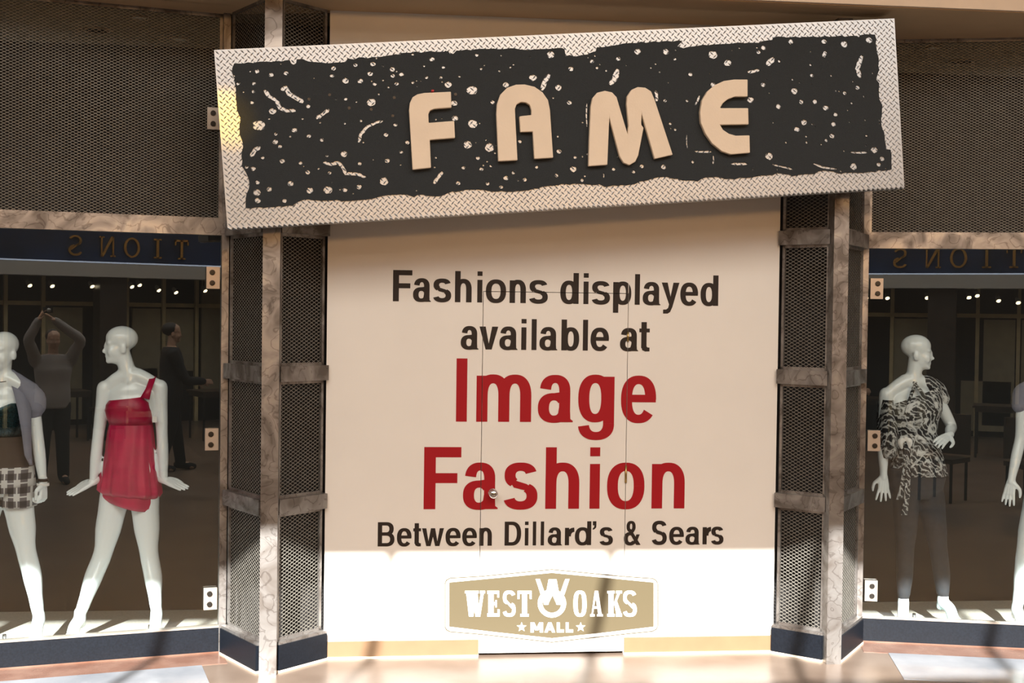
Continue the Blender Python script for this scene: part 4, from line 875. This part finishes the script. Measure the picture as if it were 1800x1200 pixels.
# ------------------------------------------------------------------ the mall behind the camera (seen in the glass)
def person(root, hp, facing, arms, top_m, leg_m, height=1.75, stride=.1, hair=True):
    f = Vector((math.cos(facing), math.sin(facing), 0)); r = Vector((f.y, -f.x, 0)); base = Vector(hp); s = height / 1.75
    P = lambda a, b, z: base + f * a * s + r * b * s + ZUP * z * s
    body = MB(); top = MB(); leg = MB()
    tor = [oval(P(0, 0, .86), .17, .12, facing + math.pi / 2, 32), oval(P(0, 0, .98), .175, .125, facing + math.pi / 2, 32), oval(P(0, 0, 1.15), .165, .115, facing + math.pi / 2, 32), oval(P(.01, 0, 1.3), .185, .125, facing + math.pi / 2, 32), oval(P(0, 0, 1.42), .17, .1, facing + math.pi / 2, 32), oval(P(0, 0, 1.48), .09, .07, facing + math.pi / 2, 32)]
    body.loft(tor)
    top.loft([[p + (p - sum(rg, Vector()) / len(rg)).normalized() * .022 for p in rg] for rg in tor])
    body.capsules([P(0, 0, 1.42), P(.01, 0, 1.53), P(.02, 0, 1.60)], [.06, .055, .055], 14, 3)
    yaw = math.atan2(f.x, -f.y); head_mb(body, P(.02, 0, 1.645), yaw, 1.03 * s)
    for sd in (-1, 1):
        sh = P(0, sd * .185, 1.40); el, wr = [base + Vector(q) for q in arms[sd]]
        body.capsules([sh, (sh + el) / 2, el, (el + wr) / 2, wr], [.055, .046, .04, .036, .028], 12, 3)
        top.capsules([P(0, sd * .12, 1.40), sh, (sh + el) / 2, el, (el + wr) / 2, wr + (el - wr) * .06], [.075, .078, .066, .06, .054, .046], 14, 3)
        hd = (wr - el).normalized(); hand_mb(body, wr, hd, r * sd + ZUP * .3, curl=.35, spread=.1, thumb=sd)
        hip, kn, an = P(0, sd * .095, .88), P(.03 + sd * stride * .3, sd * .10, .50), P(sd * stride, sd * .11, .09)
        body.capsules([hip, kn, an], [.085, .056, .038], 12, 3); leg.capsules([P(0, sd * .08, .93), hip, (hip + kn) / 2, kn, an + ZUP * .0], [.11, .112, .095, .078, .066], 14, 3)
        foot(body, an, f, 1.0, False)
        sh_ = MB(); sh_.capsules([an - ZUP * .03 - f * .04, an - ZUP * .045 + f * .08, an - ZUP * .055 + f * .16], [.046, .046, .034], 12, 3); sh_.build('shoe', M_BLACKF, root, True)
    leg.loft([oval(P(0, 0, .84), .17, .125, facing + math.pi / 2, 32), oval(P(0, 0, .96), .19, .14, facing + math.pi / 2, 32), oval(P(0, 0, 1.0), .185, .135, facing + math.pi / 2, 32)])
    remeshed(body, 'body', M_SKIN, root, .009, 4); remeshed(top, 'jacket', top_m, root, .013, 5); remeshed(leg, 'trousers', leg_m, root, .013, 5)
    hr = MB(); hr.ell(P(-.012, 0, 1.69), (.1 * s, .082 * s, .082 * s), f, r, ZUP); hr.build('hair', M_HAIR, root, True)
pf = Vector((-.90, -7.58, 0)); cm = CAM - FWD * .07
ph = empty('person', pf, 'person in a grey top raising a camera overhead, reflected in the left window', 'person')
lw_, rw_ = cm - pf + Vector((-.085, -.04, -.05)), cm - pf + Vector((.085, -.04, -.05))
person(ph, pf, math.pi / 2, {-1: ((-.30, .16, 1.62), tuple(lw_ - Vector((0, .03, .06)))), 1: ((.26, .16, 1.62), tuple(rw_ - Vector((0, .03, .06))))}, M_GREYHOOD, M_BLACKF, 1.72, .06)
cp = empty('hand_camera', cm, 'small dark camera held up by the person in the grey top', 'camera')
B('camera_body', M_BLACKF, cp, cm - FWD * .01, (.05, .016, .032), X=RIGHT, Y=FWD, Z=UP)
MB().tube([cm, cm + FWD * .03], [.022, .02], 20).build('lens_barrel', M_SILVER, cp, True)
pb = Vector((.62, -8.05, 0))
p2 = empty('person', pb, 'person dressed all in black standing sideways, reflected in the left window', 'person')
person(p2, pb, .25, {-1: ((.12, .22, 1.12), (.36, .16, 1.10)), 1: ((.10, -.20, 1.12), (.36, -.06, 1.08))}, M_BLACKF, M_BLACKF, 1.80, .13)

YO = -13.7
opp = empty('shopfront', (1.5, YO, 0), 'dark shopfront across the mall with navy fascia and gold letters, reflected in the glass', 'shopfront')
MB().span(-6, 8, YO - .3, YO, 2.72, 4.6).build('navy_fascia', M_BLUE, opp)
MB().span(-6, 8, YO - .3, YO + .14, 2.5, 2.72).build('silver_bulkhead', M_SILVER, opp)
MB().span(-6, 8, YO + .05, YO + .09, 2.725, 2.745).build('cove_lamp', mat('cove_glow', (1, 1, 1), .5, emit=(.4, .62, 1), estr=1.3), opp)
MB().span(-6, 8, YO - 1.2, YO - .3, 2.62, 2.7).build('shop_ceiling', M_DKWOOD, opp)
MB().span(-6, 8, YO - 1.4, YO - 1.2, 0, 2.62).build('shop_wall', M_DARK, opp)
MB().span(-6, 8, YO - 1.15, YO - 1.1, 2.03, 2.1).build('wood_rail', M_WOOD, opp)
for x in (-.4, .15, .75, 1.75, 2.15, 2.8, 3.4, 4.2, 5.0): MB().span(x - .03, x + .03, YO - 1.16, YO - 1.08, 0, 2.6).build('mullion', M_WOOD, opp)
for x0, x1, z0, z1 in ((.78, 1.4, .1, 2.0), (2.25, 2.75, .2, 2.0), (2.85, 3.35, .9, 2.0), (1.9, 2.7, .1, .95), (3.5, 4.1, .5, 2.55)): MB().span(x0, x1, YO - 1.18, YO - 1.12, z0, z1).build('beige_panel', M_CREAMW, opp)
for x in (-1.2, 1.62, 3.9): MB().span(x - .22, x + .22, YO - .5, YO - .1, 0, 2.5).build('dark_pillar', M_DKWOOD, opp)
def gold(name, polys, x, zb, h):
    mb = MB()
    for pl_ in polys: mb.prism([(x - (px - .5) * h * .8, YO + .06, zb + pz * h) for px, pz in pl_], (0, -.05, 0))
    mb.build(name, M_GOLDL, opp)
rcp = lambda a, b, c, d: [(a, b), (c, b), (c, d), (a, d)]
SER = {'T': [rcp(.42, 0, .58, 1), rcp(.05, .9, .95, 1), rcp(.05, .72, .14, 1), rcp(.86, .72, .95, 1), rcp(.25, 0, .75, .08)], 'I': [rcp(.42, 0, .58, 1), rcp(.25, 0, .75, .08), rcp(.25, .92, .75, 1)],
       'O': ringarc(.5, .5, .5, .5, .15, .09, 0, 360, 2), 'N': [rcp(.1, 0, .2, 1), rcp(.8, 0, .9, 1), [(.1, 1), (.28, 1), (.9, 0), (.75, 0)], rcp(0, 0, .32, .07), rcp(.68, .93, 1, 1)], 'S': ringarc(.5, .74, .38, .26, .14, .09, 20, 260, 2.1) + ringarc(.5, .27, .42, .27, .14, .09, 80, -160, 2.1) + [[(.12, .68), (.3, .62), (.88, .32), (.7, .28)]]}
for ch, x in (('T', 2.71), ('I', 2.30), ('O', 1.87), ('N', 1.47), ('S', .96)): gold('gold_letter', SER[ch], x, 2.83, .33)
SPOT = [(.37, 2.36), (.72, 2.36), (1.36, 2.37), (1.62, 2.40), (2.02, 2.38), (2.15, 2.41), (2.48, 2.33), (2.78, 2.30), (3.3, 2.34), (-.4, 2.36)]
for i, (x, z) in enumerate(SPOT):
    sp_ = empty('track_spotlight', (x, YO - .45, z), 'small glowing track spotlight under the silver bulkhead across the mall', 'spotlight', 'track spotlights across the mall')
    if i == 3: sp_['label'] = 'bluish white track spotlight, brightest under the silver bulkhead across the mall'
    c = Vector((x, YO - .45, z)); ax = Vector((.2, .6, -.6)).normalized()
    MB().tube([c - ax * .08, c + ax * .03], [.03, .042], 14).build('lamp_can', M_SILVER, sp_, True)
    MB().tube([c + ax * .031, c + ax * .036], [.038, .034], 14).build('bulb', M_LAMPW if i == 3 else M_LAMP, sp_)
    MB().tube([c - ax * .05, Vector((x, YO - .45, 2.62))], .008, 8).build('stem', M_BLACKF, sp_)
def chair(loc, rz, lab):
    r = empty('dining_chair', loc, lab, 'chair', 'dark chairs in the mall seating area'); X = Vector((math.cos(rz), math.sin(rz), 0)); Yv = Vector((-X.y, X.x, 0)); L0 = Vector(loc)
    q = lambda a, b, z: L0 + X * a + Yv * b + ZUP * z
    B('seat', M_DKWOOD, r, q(0, 0, .45), (.21, .21, .025), X=X, Y=Yv)
    B('backrest', M_DKWOOD, r, q(0, -.2, .72), (.21, .018, .22), X=X, Y=Yv)
    for a in (-.18, .18):
        for b in (-.18, .18): MB().tube([q(a, b, 0), q(a, b, .44)], .016, 8).build('leg', M_BLACKF, r)
def table(loc, lab):
    r = empty('cafe_table', loc, lab, 'table', 'tables in the mall seating area'); x, y, _ = loc
    MB().span(x - .35, x + .35, y - .35, y + .35, .72, .75).build('tabletop', M_DKWOOD, r); MB().span(x - .32, x + .32, y - .32, y + .32, .66, .72).build('apron', M_DKWOOD, r)
    for a in (-.3, .3):
        for b in (-.3, .3): MB().tube([(x + a, y + b, 0), (x + a, y + b, .66)], .018, 8).build('leg', M_BLACKF, r)
table((2.55, -11.6, 0), 'dark square table reflected beside the mannequin at the right edge')
table((.45, -12.4, 0), 'dark square table reflected behind the person in the grey top')
chair((2.05, -6.45, 0), .4, 'dark wooden chair reflected just right of the print tunic mannequin')
chair((2.95, -6.3, 0), -.5, 'dark wooden chair reflected near the right picture edge')
chair((1.1, -12.3, 0), 1.2, 'dark wooden chair across the mall beside the far table')
chair((3.2, -11.4, 0), 2.6, 'dark wooden chair across the mall beside the right table')

# added yellow spot, an invented fixture, to colour the left end of the sign
ac = Vector((-2.35, -2.3, 3.75)); tg = SP(-SWD / 2 + .05, .10, 0); ax = (tg - ac).normalized()
af = empty('added_yellow_spot', ac, 'added yellow spot fixture hanging in front of the left end of the sign', 'spotlight')
MB().tube([ac - ax * .16, ac - ax * .02, ac + ax * .02], [.045, .055, .06], 18).build('lamp_can', M_BLACKF, af, True)
MB().tube([ac - ax * .12, Vector((ac.x, ac.y, 6.0))], .01, 8).build('stem', M_BLACKF, af, True)
ld = bpy.data.lights.new('added_yellow_lamp', 'SPOT'); ld.energy = 170; ld.color = (1, .50, .0); ld.spot_size = math.radians(9.5); ld.spot_blend = 1; ld.shadow_soft_size = .03
lo = bpy.data.objects.new('added_yellow_lamp', ld); COL.objects.link(lo); lo.location = ac + ax * .03; lo.rotation_euler = ax.to_track_quat('-Z', 'Y').to_euler()
